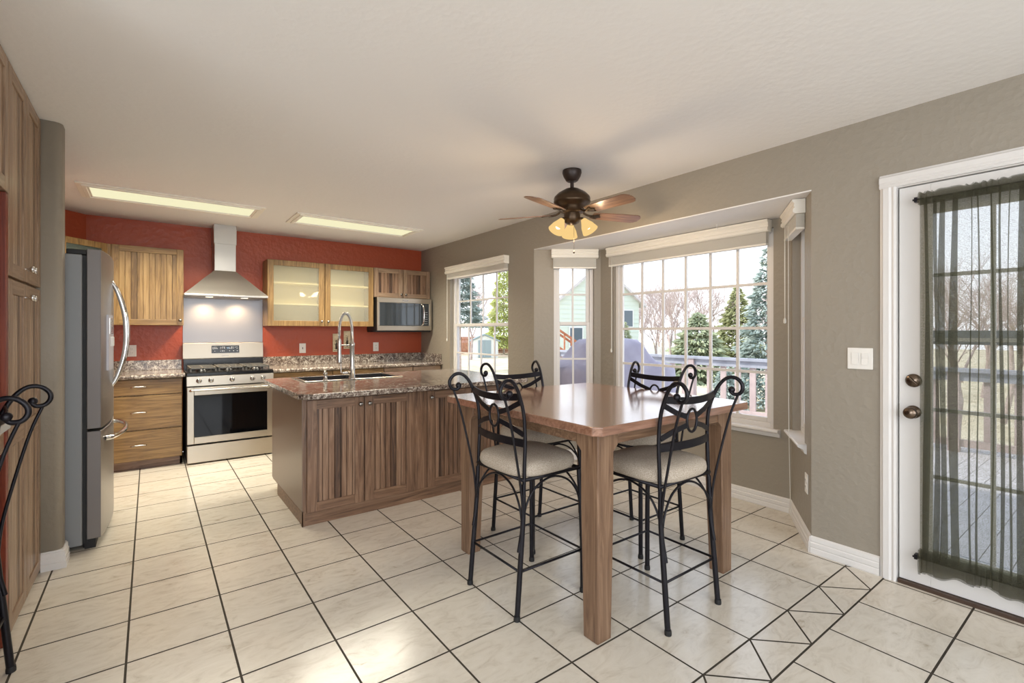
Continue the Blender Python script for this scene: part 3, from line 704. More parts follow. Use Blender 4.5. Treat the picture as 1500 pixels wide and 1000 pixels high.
# ------------------------------------------------------------------ stove
t = thing('gas_range', 'stainless steel gas range with black oven window', 'stove', (.282, 5.60, 0)); Wd = .763
MB().box(0, .03, .03, Wd, .66, .88).build('range_body', 'gasket', t, .003)
dr = MB().box(.004, -.012, .015, Wd-.004, .03, .185).build('storage_drawer', 'steel', t, .004)
dm = MB().box(.004, -.018, .20, .06, .03, .752).box(Wd-.06, -.018, .20, Wd-.004, .03, .752).box(.06, -.018, .20, Wd-.06, .03, .265).box(.06, -.018, .672, Wd-.06, .03, .752)
od = dm.build('oven_door', 'steel', t, .003)
MB().box(.06, -.014, .265, Wd-.06, .0, .672).build('oven_window', 'blackglass', od)
MB().tube([(.035, -.02, .715), (.035, -.055, .722), (.10, -.062, .724), (Wd-.10, -.062, .724), (Wd-.035, -.055, .722), (Wd-.035, -.02, .715)], .011, 10, sub=3).build('handle', 'nickel', od)
cp_ = MB().prism([(-.02, .762), (-.012, .855), (.04, .868), (.04, .762)], 0, Wd, 'x').build('control_panel', 'steel', t, .002)
for x in (.10, .20, .382, .565, .665):
    kb = MB().lathe([(.024, 0), (.024, .006), (.020, .008), (.019, .026), (.016, .03), (.001, .031)], (0, 0, 0), 18, 'y', M4=Matrix.Scale(-1, 4, (0, 1, 0))).build('knob', 'nickel', t, loc=(x, -.016, .812))
    MB().box(-.004, -.040, -.018, .004, -.030, .018).build('grip', 'chrome', kb, .0015)
MB().box(0, .0, .868, Wd, .56, .893).box(0, -.012, .858, Wd, .03, .890).build('cooktop', 'black', t, .004)
for (x0, x1) in ((.03, .255), (.27, .495), (.51, .735)):
    g = MB(); z = .935
    g.box(x0, .05, z-.014, x1, .064, z).box(x0, .52, z-.014, x1, .534, z).box(x0, .05, z-.014, x0+.014, .534, z).box(x1-.014, .05, z-.014, x1, .534, z)
    xm = (x0+x1)/2; g.box(xm-.006, .05, z-.013, xm+.006, .534, z-.0005)
    for yy in (.17, .29, .41): g.box(x0, yy-.006, z-.0125, x1, yy+.006, z-.001)
    for xx in (x0, x1-.014):
        for yy in (.05, .52): g.box(xx, yy, .893, xx+.014, yy+.014, z-.005)
    g.build('burner_grate', 'castiron', t, .002)
for (x, y, r_) in ((.14, .17, .045), (.14, .41, .035), (.382, .29, .05), (.62, .17, .045), (.62, .41, .035)):
    MB().lathe([(r_+.012, 0), (r_+.01, .008), (r_, .01), (r_, .02), (r_-.006, .024), (.001, .024)], (x, y, .893), 20).build('burner', 'black', t)
MB().box(0.002, .56, .87, Wd-.002, .665, 1.0).build('rear_vent', 'black', t, .003)
bgd = MB().prism([(.60, 1.0), (.612, 1.168), (.665, 1.168), (.665, 1.0)], -.004, Wd+.006, 'x').build('backguard', 'steel', t, .003)
disp = MB().prism([(.597, 1.055), (.6035, 1.138), (.612, 1.138), (.612, 1.055)], .258, .525, 'x').build('control_display', 'black', bgd)
kk = MB(); random.seed(3)
def onb(x, z, w_, h_):
    y = .597+(z-1.055)*.0783-.0008; kk.box(x, y, z, x+w_, y+.001, z+h_)
for r_, zz in enumerate((1.117, 1.101, 1.075)):
    for i in range(14):
        if 6 < i < 9 and r_ != 2: continue
        if random.random() < .78: onb(.268+i*.0178, zz, random.choice((.006, .009, .011)), random.choice((.003, .005)))
kk.build('key_marks', 'screen', disp)
dg_ = MB()
def seg(x, z, s):
    y = .597+(z-1.055)*.0783-.001
    for a_ in s: dg_.box(x+a_[0], y, z+a_[1], x+a_[2], y+.001, z+a_[3])
SG = {'a': (0, .012, .007, .0135), 'b': (.0056, .006, .007, .0135), 'c': (.0056, 0, .007, .007), 'd': (0, 0, .007, .0014), 'e': (0, 0, .0014, .007), 'f': (0, .006, .0014, .0135), 'g': (0, .006, .007, .0074)}
for i, ch in enumerate(('abc', 'abged', 'acdefg')): seg(.400+i*.0095, 1.103, [SG[q] for q in ch])
dg_.build('clock_digits', 'digits', disp)
lg = MB()
for i in range(9): lg.box(.355+i*.0075, .5985, 1.024, .360+i*.0075, .6015, 1.029)
lg.build('nameplate_lettering', 'knob', bgd)
# back panel and hood
tag(box('backsplash_panel', steel('backsplash_steel', (.36, .35, .36, 1), .42), (.284, LY-.006, 1.17, 1.056, LY-.0005, 1.70)), 'stainless steel panel on the wall between stove and hood', 'wall panel')
t = thing('range_hood', 'stainless steel pyramid chimney hood above the stove', 'range hood', (.65, LY-.004, 1.655))
hw, hd, tw = .378, .496, .1
def frust(mb, x0, x1, y0, y1, z0, X0_, X1_, Y0_, Y1_, z1):
    mb.add([(x0, y0, z0), (x1, y0, z0), (x1, y1, z0), (x0, y1, z0), (X0_, Y0_, z1), (X1_, Y0_, z1), (X1_, Y1_, z1), (X0_, Y1_, z1)], [(0, 3, 2, 1), (4, 5, 6, 7), (0, 1, 5, 4), (1, 2, 6, 5), (2, 3, 7, 6), (3, 0, 4, 7)])
q = MB()
zs = [(0.02, 0), (.10, .30), (.19, .62), (.29, 1.0)]
pv = None
for z, f in zs:
    g_ = (hw*(1-f)+tw*f, hd*(1-f)+.27*f)
    if pv: frust(q, -pv[1][0], pv[1][0], -pv[1][1], 0, pv[0], -g_[0], g_[0], -g_[1], 0, z)
    pv = (z, g_)
q.build('canopy', 'steel_hood', t)
hb = MB().box(-hw, -hd, 0, hw, 0, .02).build('rim', 'steel_hood', t, .002)
MB().box(-tw, -.27, .29, tw, 0, .60).build('chimney', 'steel_hood', t, .002); MB().box(-tw-.006, -.276, .58, tw+.006, 0, CZ-1.655).build('chimney_sleeve', 'steel_hood', t, .002)
MB().box(-hw+.03, -hd+.03, -.004, hw-.03, -.06, 0).build('filter_grille', 'steel', t, .002)
for x in (-.16, .16):
    lm = MB().lathe([(.034, 0), (.034, -.006), (.001, -.0065)], (x, -hd+.07, -.001), 18).build('hood_lamp', 'hoodlamp', t)
    light('hood_lamp_light', 'SPOT', (x, -hd+.2, -.02), (.35, 0, 0), 17, (1, .72, .42), t, spot_size=2.3, spot_blend=.8, shadow_soft_size=.03)
for i in range(4): MB().lathe([(.004, 0), (.004, .002)], (-.03+i*.018, -hd-.0005, .010), 8, 'y', M4=Matrix.Scale(-1, 4, (0, 1, 0))).build('push_button', 'chrome', hb)
MB().box(-.045, -.001, -.004, .045, 0, .004).build('nameplate', 'chrome', t, loc=(0, -.452, .06), rot=(-.98, 0, 0))

# ------------------------------------------------------------------ microwave
t = thing('microwave_oven', 'stainless over-the-counter microwave mounted under the short cabinet', 'microwave', (2.305, 5.90, 1.305)); Wd = .765; Hm = .425
MB().box(0, .03, .0, Wd, .378, Hm).build('microwave_body', 'gasket', t, .003)
df = MB().box(0, 0, .36, Wd, .03, Hm).box(0, 0, 0, Wd, .03, .062).box(0, 0, .062, .03, .03, .36).box(.725, 0, .062, Wd, .03, .36).build('front_frame', 'steel', t, .004)
MB().box(.03, .004, .062, .60, .03, .36).build('door_window', 'mwglass', t, .002)
MB().box(.60, .006, .062, .725, .03, .36).build('control_panel', 'mwglass', t, .002)
MB().tube([(.615, .004, .07), (.625, -.03, .10), (.63, -.042, .21), (.625, -.03, .32), (.615, .004, .35)], .012, 8).build('handle', 'chrome', t)
kk = MB()
for r_ in range(6):
    for c_ in range(3): kk.box(.655+c_*.018, .0045, .09+r_*.03, .663+c_*.018, .006, .096+r_*.03)
kk.build('key_marks', 'screen', t); MB().box(.34, -.001, .388, .42, 0, .397).build('nameplate', 'knob', t)
MB().box(.0, .04, -.02, Wd, .36, 0).build('vent_grille', 'gasket', t)

# ------------------------------------------------------------------ fridge (local x -> +Y, y -> -X, front faces +X)
t = thing('refrigerator', 'stainless french-door refrigerator with dark grey side', 'refrigerator', (-.32, 3.795, 0), R90); FW = .905
MB().box(0, 0, .03, FW, .70, 1.75).build('fridge_body', 'side_grey', t, .006)
MB().box(.012, -.022, .04, FW-.012, 0, 1.745).build('door_gasket', 'gasket', t)
def curved(x0, x1, z0, z1, nm, m_='steel_v'):
    n = 14; pts = [(x1, -.02), (x0, -.02)]
    for i in range(n+1):
        x = x0+(x1-x0)*i/n; yy = -.085-.035*math.sin(PI*max(0, min(1, x/FW)))**.8
        pts.append((x, yy))
    q = MB().prism(pts, z0, z1, 'z'); q.mi[3] = 1; return q.build(nm, [m_, 'door_edge'], t, .004)
d1 = curved(0, FW/2-.0025, .715, 1.785, 'left_door'); d2 = curved(FW/2+.0025, FW, .715, 1.785, 'right_door'); d3 = curved(0, FW, .06, .70, 'freezer_drawer')
for dx_, dd_ in ((-.045, d1), (.045, d2)):
    x = FW/2+dx_
    MB().tube([(x, -.112, .93), (x, -.145, .995), (x, -.182, 1.14), (x, -.192, 1.28), (x, -.182, 1.42), (x, -.145, 1.565), (x, -.112, 1.63)], [.011, .014, .016, .017, .016, .014, .011], 10).build('handle', 'chrome', dd_)
MB().tube([(.10, -.10, .635), (.13, -.135, .637), (.28, -.178, .64), (FW/2, -.19, .64), (FW-.28, -.178, .64), (FW-.13, -.135, .637), (FW-.10, -.10, .635)], .015, 10).build('handle', 'chrome', d3)
dp = MB().prism([(.13, -.100), (.13, -.116), (.33, -.127), (.33, -.100)], 1.05, 1.40, 'z').build('water_dispenser', mat('dispenser_lilac_grey', rgb(186, 184, 190), .35), t, .003)
MB().prism([(.15, -.11), (.15, -.1195), (.31, -.1285), (.31, -.11)], 1.28, 1.38, 'z').build('dispenser_panel', 'nickel', dp); MB().box(.19, -.135, 1.20, .27, -.11, 1.26).build('paddle', 'plastic', dp, .004)
MB().box(-.001, -.019, 1.7505, .07, .07, 1.778).build('hinge_cover', 'gasket', t, .004)
MB().box(.02, -.06, .0, FW-.02, -.01, .055).build('base_grille', 'gasket', t)
for x in (.05, FW-.09):
    for y in (-.03, .60): MB().box(x, y, 0, x+.04, y+.03, .035).build('foot', 'gasket', t)

# ------------------------------------------------------------------ pantry and niche (faces +X)
def pantry(label, y0, y1, knobside):
    t = thing('pantry_cabinet', label, 'cabinet', (-.49, y0, 0), R90); Wd = y1-y0
    MB().box(0, 0, 0, Wd, .62, CZ-.003).build('cabinet_body', 'pan_v', t)
    for (z0, z1, kz) in ((.02, 1.516, 1.455), (1.53, CZ-.012, 1.59)):
        kx = Wd-.03 if knobside else .03
        o = bead_door(t, .003, Wd-.003, z0, z1, None, 'pan_p', knob=(kx, kz), vert='pan_v', hor='pan_h', pw=.045, fw=.06, kmat='chrome')
        if z0 < 1: MB().box(.062, -.0195, .80, Wd-.062, -.001, .87).build('middle_rail', 'pan_h', o)
    return t
pantry('tall oak pantry cabinet with beadboard doors beside the rounded wall end', 3.235, 3.60, False)
pantry('tall oak pantry cabinet nearest the camera, knobs at its right edge', 2.87, 3.232, True)
t = thing('wall_cabinet', 'oak upper cabinet at the left picture edge above the counter niche', 'cabinet', (-.49, 1.98, 1.87), R90)
MB().box(0, 0, 0, .885, .62, CZ-1.873).build('cabinet_body', 'pan_v', t)
bead_door(t, .003, .44, 0, CZ-1.882, None, 'pan_p', knob=(.41, .04), vert='pan_v', hor='pan_h', pw=.045, kmat='chrome'); bead_door(t, .446, .882, 0, CZ-1.882, None, 'pan_p', knob=(.475, .04), vert='pan_v', hor='pan_h', pw=.045, kmat='chrome')
t = thing('bar_alcove', 'reddish cherry lined alcove below the left upper cabinet', 'alcove', (-.49, 1.98, 0), R90)
MB().box(.865, 0, 0, .886, .62, 1.868).build('side_panel', 'cherry', t); MB().box(0, 0, 0, .02, .62, 1.868).build('side_panel', 'cherry', t); MB().box(.02, .60, 0, .865, .62, 1.868).build('back_panel', 'cherry', t)
MB().box(.845, -.018, 0, .886, 0, 1.868).build('face_stile', 'cherry', t, .002)
t = thing('bar_counter', 'pale grey bar counter with wooden edge at the left picture edge', 'counter', (-.49, 2.0, 0), R90)
MB().box(.0, -.03, .895, .842, .595, .925).build('worktop', mat('pale_laminate', rgb(200, 202, 198), .25), t, .004); MB().box(0, -.012, .80, .842, .01, .894).build('wood_edge', 'pan_h', t, .003)
# ------------------------------------------------------------------ island
IX0, IY0 = .81, 3.36
t = thing('kitchen_island', 'brown oak kitchen island with beadboard doors', 'island', (IX0, IY0+.02, 0)); IW = 1.76; ID = .98
MB().box(0, 0, .085, IW, ID, .848).build('island_body', 'brn_v', t, .002)
MB().box(0, .0, 0, IW, .02, .085).box(0, .02, 0, .02, .80, .085).box(IW-.02, .02, 0, IW, .80, .085).box(0.02, .78, 0, IW-.02, .80, .085).build('plinth', 'brn_h', t, .002)
MB().box(-.006, -.004, 0, .012, .0, .1).box(-.006, -.004, 0, 0, .03, .1).build('corner_block', 'brn_v', t)
MB().box(-.005, .002, .1, 0, ID, .846).build('end_panel', mat('grey_brown_laminate', rgb(124, 104, 88), .3), t)
for x0, x1, kx in ((.022, .402, .375), (.412, .79, .44), (.905, 1.30, .93), (1.31, 1.70, 1.67)):
    bead_door(t, x0, x1, .09, .835, None, 'brn_p', knob=(kx, .785), fw=.062, pw=.0405)
t = thing('island_countertop', 'speckled laminate island countertop with clipped corners', 'countertop', (0, 0, .85))
poly = [(.845, 3.27), (2.62, 3.27), (2.665, 3.31), (2.665, 4.57), (2.62, 4.61), (.84, 4.61), (.77, 4.55), (.77, 3.345)]
sx0, sx1, sy0, sy1 = .99, 1.83, 4.07, 4.53
def ringtop(outer, hole, z0, z1):
    bm = bmesh.new(); me_ = bpy.data.meshes.new('worktop')
    for z in (z0, z1):
        vo = [bm.verts.new((x, y, z)) for x, y in outer]; vh = [bm.verts.new((x, y, z)) for x, y in hole]
        eds = [bm.edges.new((l[i], l[(i+1) % len(l)])) for l in (vo, vh) for i in range(len(l))]
        bmesh.ops.triangle_fill(bm, use_beauty=True, use_dissolve=False, edges=eds)
        if z == z0: lo = (vo, vh)
        else: hi = (vo, vh)
    for a_, b_ in zip(lo, hi):
        for i in range(len(a_)): j = (i+1) % len(a_); bm.faces.new((a_[i], a_[j], b_[j], b_[i]))
    bmesh.ops.recalc_face_normals(bm, faces=bm.faces); bm.to_mesh(me_); bm.free(); me_.materials.append(M['counter'])
    o = bpy.data.objects.new('worktop', me_); C.objects.link(o); return o
wt = ringtop(poly, [(sx0+.02, sy0+.02), (sx1-.02, sy0+.02), (sx1-.02, sy1-.02), (sx0+.02, sy1-.02)], 0, .036); wt.parent = t
bv = wt.modifiers.new('bevel', 'BEVEL'); bv.width = .006; bv.segments = 3; bv.limit_method = 'ANGLE'; bv.angle_limit = .9
# sink
t = thing('kitchen_sink', 'black drop-in sink with steel rim set in the island', 'sink', (sx0, sy0, .886)); SW, SD = sx1-sx0, sy1-sy0
rm = MB().box(0, 0, 0, SW, .045, .007).box(0, SD-.03, 0, SW, SD, .007).box(0, .045, 0, .03, SD-.03, .007).box(SW-.03, .045, 0, SW, SD-.03, .007).build('rim', 'nickel', t, .003)
bs = MB(); wz = -.19
for (x0, x1) in ((.03, SW*.55), (SW*.55+.012, SW-.03)):
    y0, y1 = .045, SD-.03
    bs.box(x0, y0, wz, x1, y1, wz+.004).box(x0, y0, wz, x0+.004, y1, .004).box(x1-.004, y0, wz, x1, y1, .004).box(x0, y0, wz, x1, y0+.004, .004).box(x0, y1-.004, wz, x1, y1, .004)
bs.build('basin', 'sinkblk', t); MB().box(SW*.55, .045, wz, SW*.55+.012, SD-.03, -.01).build('divider', 'sinkblk', t)
# faucet
t = thing('spring_faucet', 'tall chrome spring pull-down faucet on the island', 'faucet', (1.375, 4.092, .893))
MB().lathe([(.03, 0), (.03, .006), (.024, .01), (.023, .09), (.02, .10), (.019, .27), (.023, .28), (.023, .30), (.014, .31), (.013, .40)], n=20).build('body', 'nickel', t)
# loop goes towards -X and down
hx, hy = -.070, .030   # direction to spray head
lp = []
for i in range(13):
    a_ = PI*i/12; u = (1-math.cos(a_))/2; lp.append((hx*1.35*u, hy*1.35*u, .40+.155*math.sin(a_)))
path = [(0, 0, .36)]+lp+[(hx*1.35, hy*1.35, .36), (hx*1.35, hy*1.35, .33)]
MB().tube(path, .008, 8).build('hose', 'side_grey', t)
def smooth_path(pts, sub=8):
    pts = [Vector(p) for p in pts]; q = []
    for i in range(len(pts)-1):
        p0, p1, p2, p3 = pts[max(i-1, 0)], pts[i], pts[i+1], pts[min(i+2, len(pts)-1)]
        for k in range(sub):
            u = k/sub; q.append(.5*((2*p1)+(p2-p0)*u+(2*p0-5*p1+4*p2-p3)*u*u+(3*p1-p0-3*p2+p3)*u**3))
    return q+[pts[-1]]
sp_ = smooth_path(path[1:-1], 10); cum = [0]
for a_, b_ in zip(sp_, sp_[1:]): cum.append(cum[-1]+(b_-a_).length)
hel = []; tot = cum[-1]; turns = 42; side = Vector((hy, -hx, 0)).normalized()
for k in range(turns*8+1):
    s_ = tot*k/(turns*8); i = min(max(0, next((j for j in range(len(cum)-1) if cum[j+1] >= s_), len(cum)-2)), len(cum)-2)
    f_ = (s_-cum[i])/max(1e-6, cum[i+1]-cum[i]); p_ = sp_[i].lerp(sp_[i+1], f_); T_ = (sp_[i+1]-sp_[i]).normalized(); n_ = side; b2 = T_.cross(n_)
    a_ = 2*PI*k/8; hel.append(p_+(n_*math.cos(a_)+b2*math.sin(a_))*.0125)
MB().tube(hel, .0022, 5, False).build('spring_coil', 'chrome', t)
MB().lathe([(.012, .34), (.016, .32), (.016, .22), (.019, .20), (.021, .14), (.020, .13), (.001, .13)], (hx*1.35, hy*1.35, 0), 16).build('spray_head', 'nickel', t)
MB().tube([(0, 0, .285), (hx*1.35, hy*1.35, .285)], .006, 8, False).lathe([(.021, 0), (.021, .018)], (hx*1.35, hy*1.35, .276), 16).build('holder_arm', 'nickel', t)
MB().tube([(0, 0, .05), (hx*.9, hy*.9, .05), (hx*1.0, hy*1.0, .055)], .013, 10, False).build('spout', 'nickel', t)
MB().tube([(hx*1.15, hy*1.15, .05), (hx*1.2, hy*1.2, .13)], .005, 6, False).tube([(.0, 0, .055), (-.035, -.002, .055)], .013, 10, False).build('lever', 'nickel', t)
t = thing('soap_dispenser', 'short chrome soap dispenser left of the faucet', 'soap dispenser', (1.155, 4.092, .893))
MB().lathe([(.02, 0), (.02, .006), (.014, .01), (.014, .045), (.017, .05), (.017, .062), (.008, .066), (.008, .08), (.001, .081)], n=16).build('body', 'nickel', t)
MB().tube([(0, 0, .072), (0, .045, .072), (0, .055, .062)], .0055, 8).build('spout', 'nickel', t)
# plaques
def plaque(label, x0, x1, z0, z1, sd):
    random.seed(sd)
    t = thing('wall_plaque', label, 'plaque', (x0, LY-.0005, z0)); Wp, Hp = x1-x0, z1-z0
    MB().box(0, -.012, 0, Wp, 0, Hp).build('board', 'cream', t, .003)
    g = MB()
    cx_ = Wp/2
    g.prism([(cx_-.012, .03), (cx_+.012, .03), (cx_+.014, .09), (cx_+.005, .115), (cx_+.005, .15), (cx_-.005, .15), (cx_-.005, .115), (cx_-.014, .09)], -.0126, -.012, 'y')
    for i in range(9):
        x = random.uniform(.012, Wp-.02); z = random.uniform(.02, Hp-.03); g.box(x, -.0126, z, x+random.uniform(.004, .016), -.012, z+random.uniform(.002, .008))
    g.box(.01, -.0126, .012, Wp-.01, -.012, .018)
    g.build('drawing', 'ink', t); return t
plaque('narrow cream plaque with dark drawing on the red wall, left of the faucet column', 1.862, 1.95, 1.035, 1.265, 4)
plaque('narrow cream plaque partly hidden behind the faucet', 2.0, 2.085, 1.07, 1.30, 9)

# ------------------------------------------------------------------ ceiling fixtures
def fluor(label, x0, y0, x1, y1):
    t = thing('fluorescent_light', label, 'ceiling light', ((x0+x1)/2, (y0+y1)/2, CZ)); w2, h2 = (x1-x0)/2, (y1-y0)/2
    f = MB(); 
    for (o_, i_, zb) in ((0, .035, -.012), (.035, .062, -.022), (.062, .078, -.014)):
        X, Y, x, y = w2-o_, h2-o_, w2-i_, h2-i_
        f.box(-X, -Y, zb, X, -y, -.0005).box(-X, y, zb, X, Y, -.0005).box(-X, -y, zb, -x, y, -.0005).box(x, -y, zb, X, y, -.0005)
    f.build('frame', 'white2', t, .002)
    MB().box(-w2+.078, -h2+.078, -.010, w2-.078, h2-.078, -.004).build('diffuser', 'diffuser', t)
    light('tube_light', 'AREA', (0, 0, -.03), (0, 0, 0), 42, (1, .93, .76), t, shape='RECTANGLE', size=2*(w2-.08), size_y=2*(h2-.08), spread=2.45)
fluor('long lit fluorescent ceiling panel on the left, above the stove aisle', -.46, 4.92, .86, 5.42)
fluor('long lit fluorescent ceiling panel on the right, above the sink aisle', 1.13, 4.92, 2.46, 5.42)
# ceiling fan
FX, FYY = 2.40, 2.48
t = thing('ceiling_fan', 'bronze ceiling fan with five wooden blades and three lit glass shades', 'ceiling fan', (FX, FYY, 0))
MB().lathe([(.066, 2.439), (.068, 2.42), (.06, 2.395), (.042, 2.365), (.034, 2.36)], n=28).build('canopy', 'brown_fan', t)
MB().lathe([(.013, 2.37), (.013, 2.30)], n=14).build('downrod', 'brown_fan', t)
MB().lathe([(.028, 2.31), (.05, 2.305), (.075, 2.29), (.10, 2.275), (.125, 2.25), (.13, 2.235), (.128, 2.222), (.132, 2.215), (.126, 2.20), (.10, 2.185), (.09, 2.17), (.088, 2.14), (.06, 2.132)], n=36).build('motor_housing', 'bronze_fan', t)
MB().lathe([(.058, 2.14), (.06, 2.10), (.052, 2.07), (.03, 2.055), (.001, 2.05)], n=24).build('light_kit', 'bronze_fan', t)
BZ = 2.13
for k in range(5):
    a_ = math.radians(53.05+72*k)
    R_ = Matrix.Rotation(a_, 4, 'Z') @ Matrix.Translation((0, 0, BZ)) @ Matrix.Rotation(math.radians(-12), 4, 'X')
    prof = [(.155, -.042), (.20, -.05), (.40, -.06), (.50, -.062), (.525, -.055), (.545, -.03), (.55, 0), (.545, .03), (.525, .055), (.50, .062), (.40, .06), (.20, .05), (.155, .042)]
    o = MB().prism(prof, -.003, .003, 'z').build('blade', 'blade', t, .0012, 1); o.matrix_local = R_
    ir = MB().tube([(-.07, 0, .02), (-.03, 0, .0), (.02, 0, -.006)], .008, 8)
    ir.prism([(.0, -.012), (.03, -.03), (.055, -.034), (.05, -.015), (.075, 0), (.05, .015), (.055, .034), (.03, .03), (0, .012)], -.010, -.004, 'z')
    i_ = ir.build('blade_iron', 'bronze_fan', o, loc=(.15, 0, 0))
for k in range(3):
    a_ = math.radians(53.05+120*k); dv = Vector((math.cos(a_), math.sin(a_), 0))
    MB().tube([dv*.04+Vector((0, 0, 2.085)), dv*.075+Vector((0, 0, 2.09)), dv*.085+Vector((0, 0, 2.075))], .009, 8).build('lamp_arm', 'bronze_fan', t)
    Q = Matrix.Rotation(a_, 4, 'Z') @ Matrix.Rotation(math.radians(-32), 4, 'Y')
    s = MB().lathe([(.018, 0), (.022, -.008), (.032, -.03), (.045, -.055), (.052, -.08), (.058, -.1), (.0565, -.1), (.050, -.08), (.043, -.055), (.030, -.03), (.02, -.008)], (0, 0, 0), 24)
    # leave bottom open: drop end caps
    s.f = s.f[:-2]; s.sm = s.sm[:-2]; s.mi = s.mi[:-2]
    o = s.build('lamp_shade', 'shade', t); o.matrix_local = Matrix.Translation(dv*.085+Vector((0, 0, 2.08))) @ Q
    MB().ball((0, 0, -.055), .022, 14, 1.2).build('bulb', 'bulb', o)
    lt = dv*.13+Vector((0, 0, 1.985)); light('bulb_light', 'POINT', lt, (0, 0, 0), 12, (1, .74, .46), t, shadow_soft_size=.05)
MB().tube([(.0, -.02, 2.06), (.0, -.02, 1.87)], .0012, 5, False).lathe([(.002, .0), (.006, -.012), (.007, -.02), (.001, -.024)], (0, -.02, 1.87), 8).build('pull_chain', 'bronze', t)
# ------------------------------------------------------------------ dining table
TX0, TX1, TY0, TY1, TZ = 1.40, 2.60, 1.305, 2.53, .915
t = thing('dining_table', 'square counter-height wooden dining table', 'table', ((TX0+TX1)/2, (TY0+TY1)/2, 0)); hx_, hy_ = (TX1-TX0)/2, (TY1-TY0)/2
MB().prism([(-hx_+.03, -hy_), (hx_-.03, -hy_), (hx_, -hy_+.03), (hx_, hy_-.03), (hx_-.03, hy_), (-hx_+.03, hy_), (-hx_, hy_-.03), (-hx_, -hy_+.03)], TZ-.038, TZ).build('tabletop', 'tab_x', t, .005, 3)
lx, ly = .525, .545
for b_ in ((-lx+.01, -ly+.008, TZ-.10, lx-.01, -ly+.03, TZ-.038), (-lx+.01, ly-.03, TZ-.10, lx-.01, ly-.008, TZ-.038), (-lx+.008, -ly+.03, TZ-.10, -lx+.03, ly-.03, TZ-.038), (lx-.03, -ly+.03, TZ-.10, lx-.008, ly-.03, TZ-.038)):
    MB().box(*b_).build('apron', 'tab_h', t, .002)
for sx_ in (-1, 1):
    for sy_ in (-1, 1):
        q = MB(); w0, w1 = .098, .082
        X, Y = sx_*lx, sy_*ly
        def r4(w_, z): x2, y2 = X-sx_*w_, Y-sy_*w_; return [(min(X, x2), min(Y, y2), z), (max(X, x2), min(Y, y2), z), (max(X, x2), max(Y, y2), z), (min(X, x2), max(Y, y2), z)]
        vs = r4(w1, 0)+r4(w0, .55)+r4(w0, TZ-.13)+r4(w0+.03, TZ-.10)+r4(w0+.03, TZ-.0385)
        fs = [(0, 3, 2, 1), (16, 17, 18, 19)]
        for l_ in range(4):
            for k in range(4): k2 = (k+1) % 4; fs.append((l_*4+k, l_*4+k2, l_*4+4+k2, l_*4+4+k))
        q.add(vs, fs); q.build('leg', 'tab_z', t, .004)

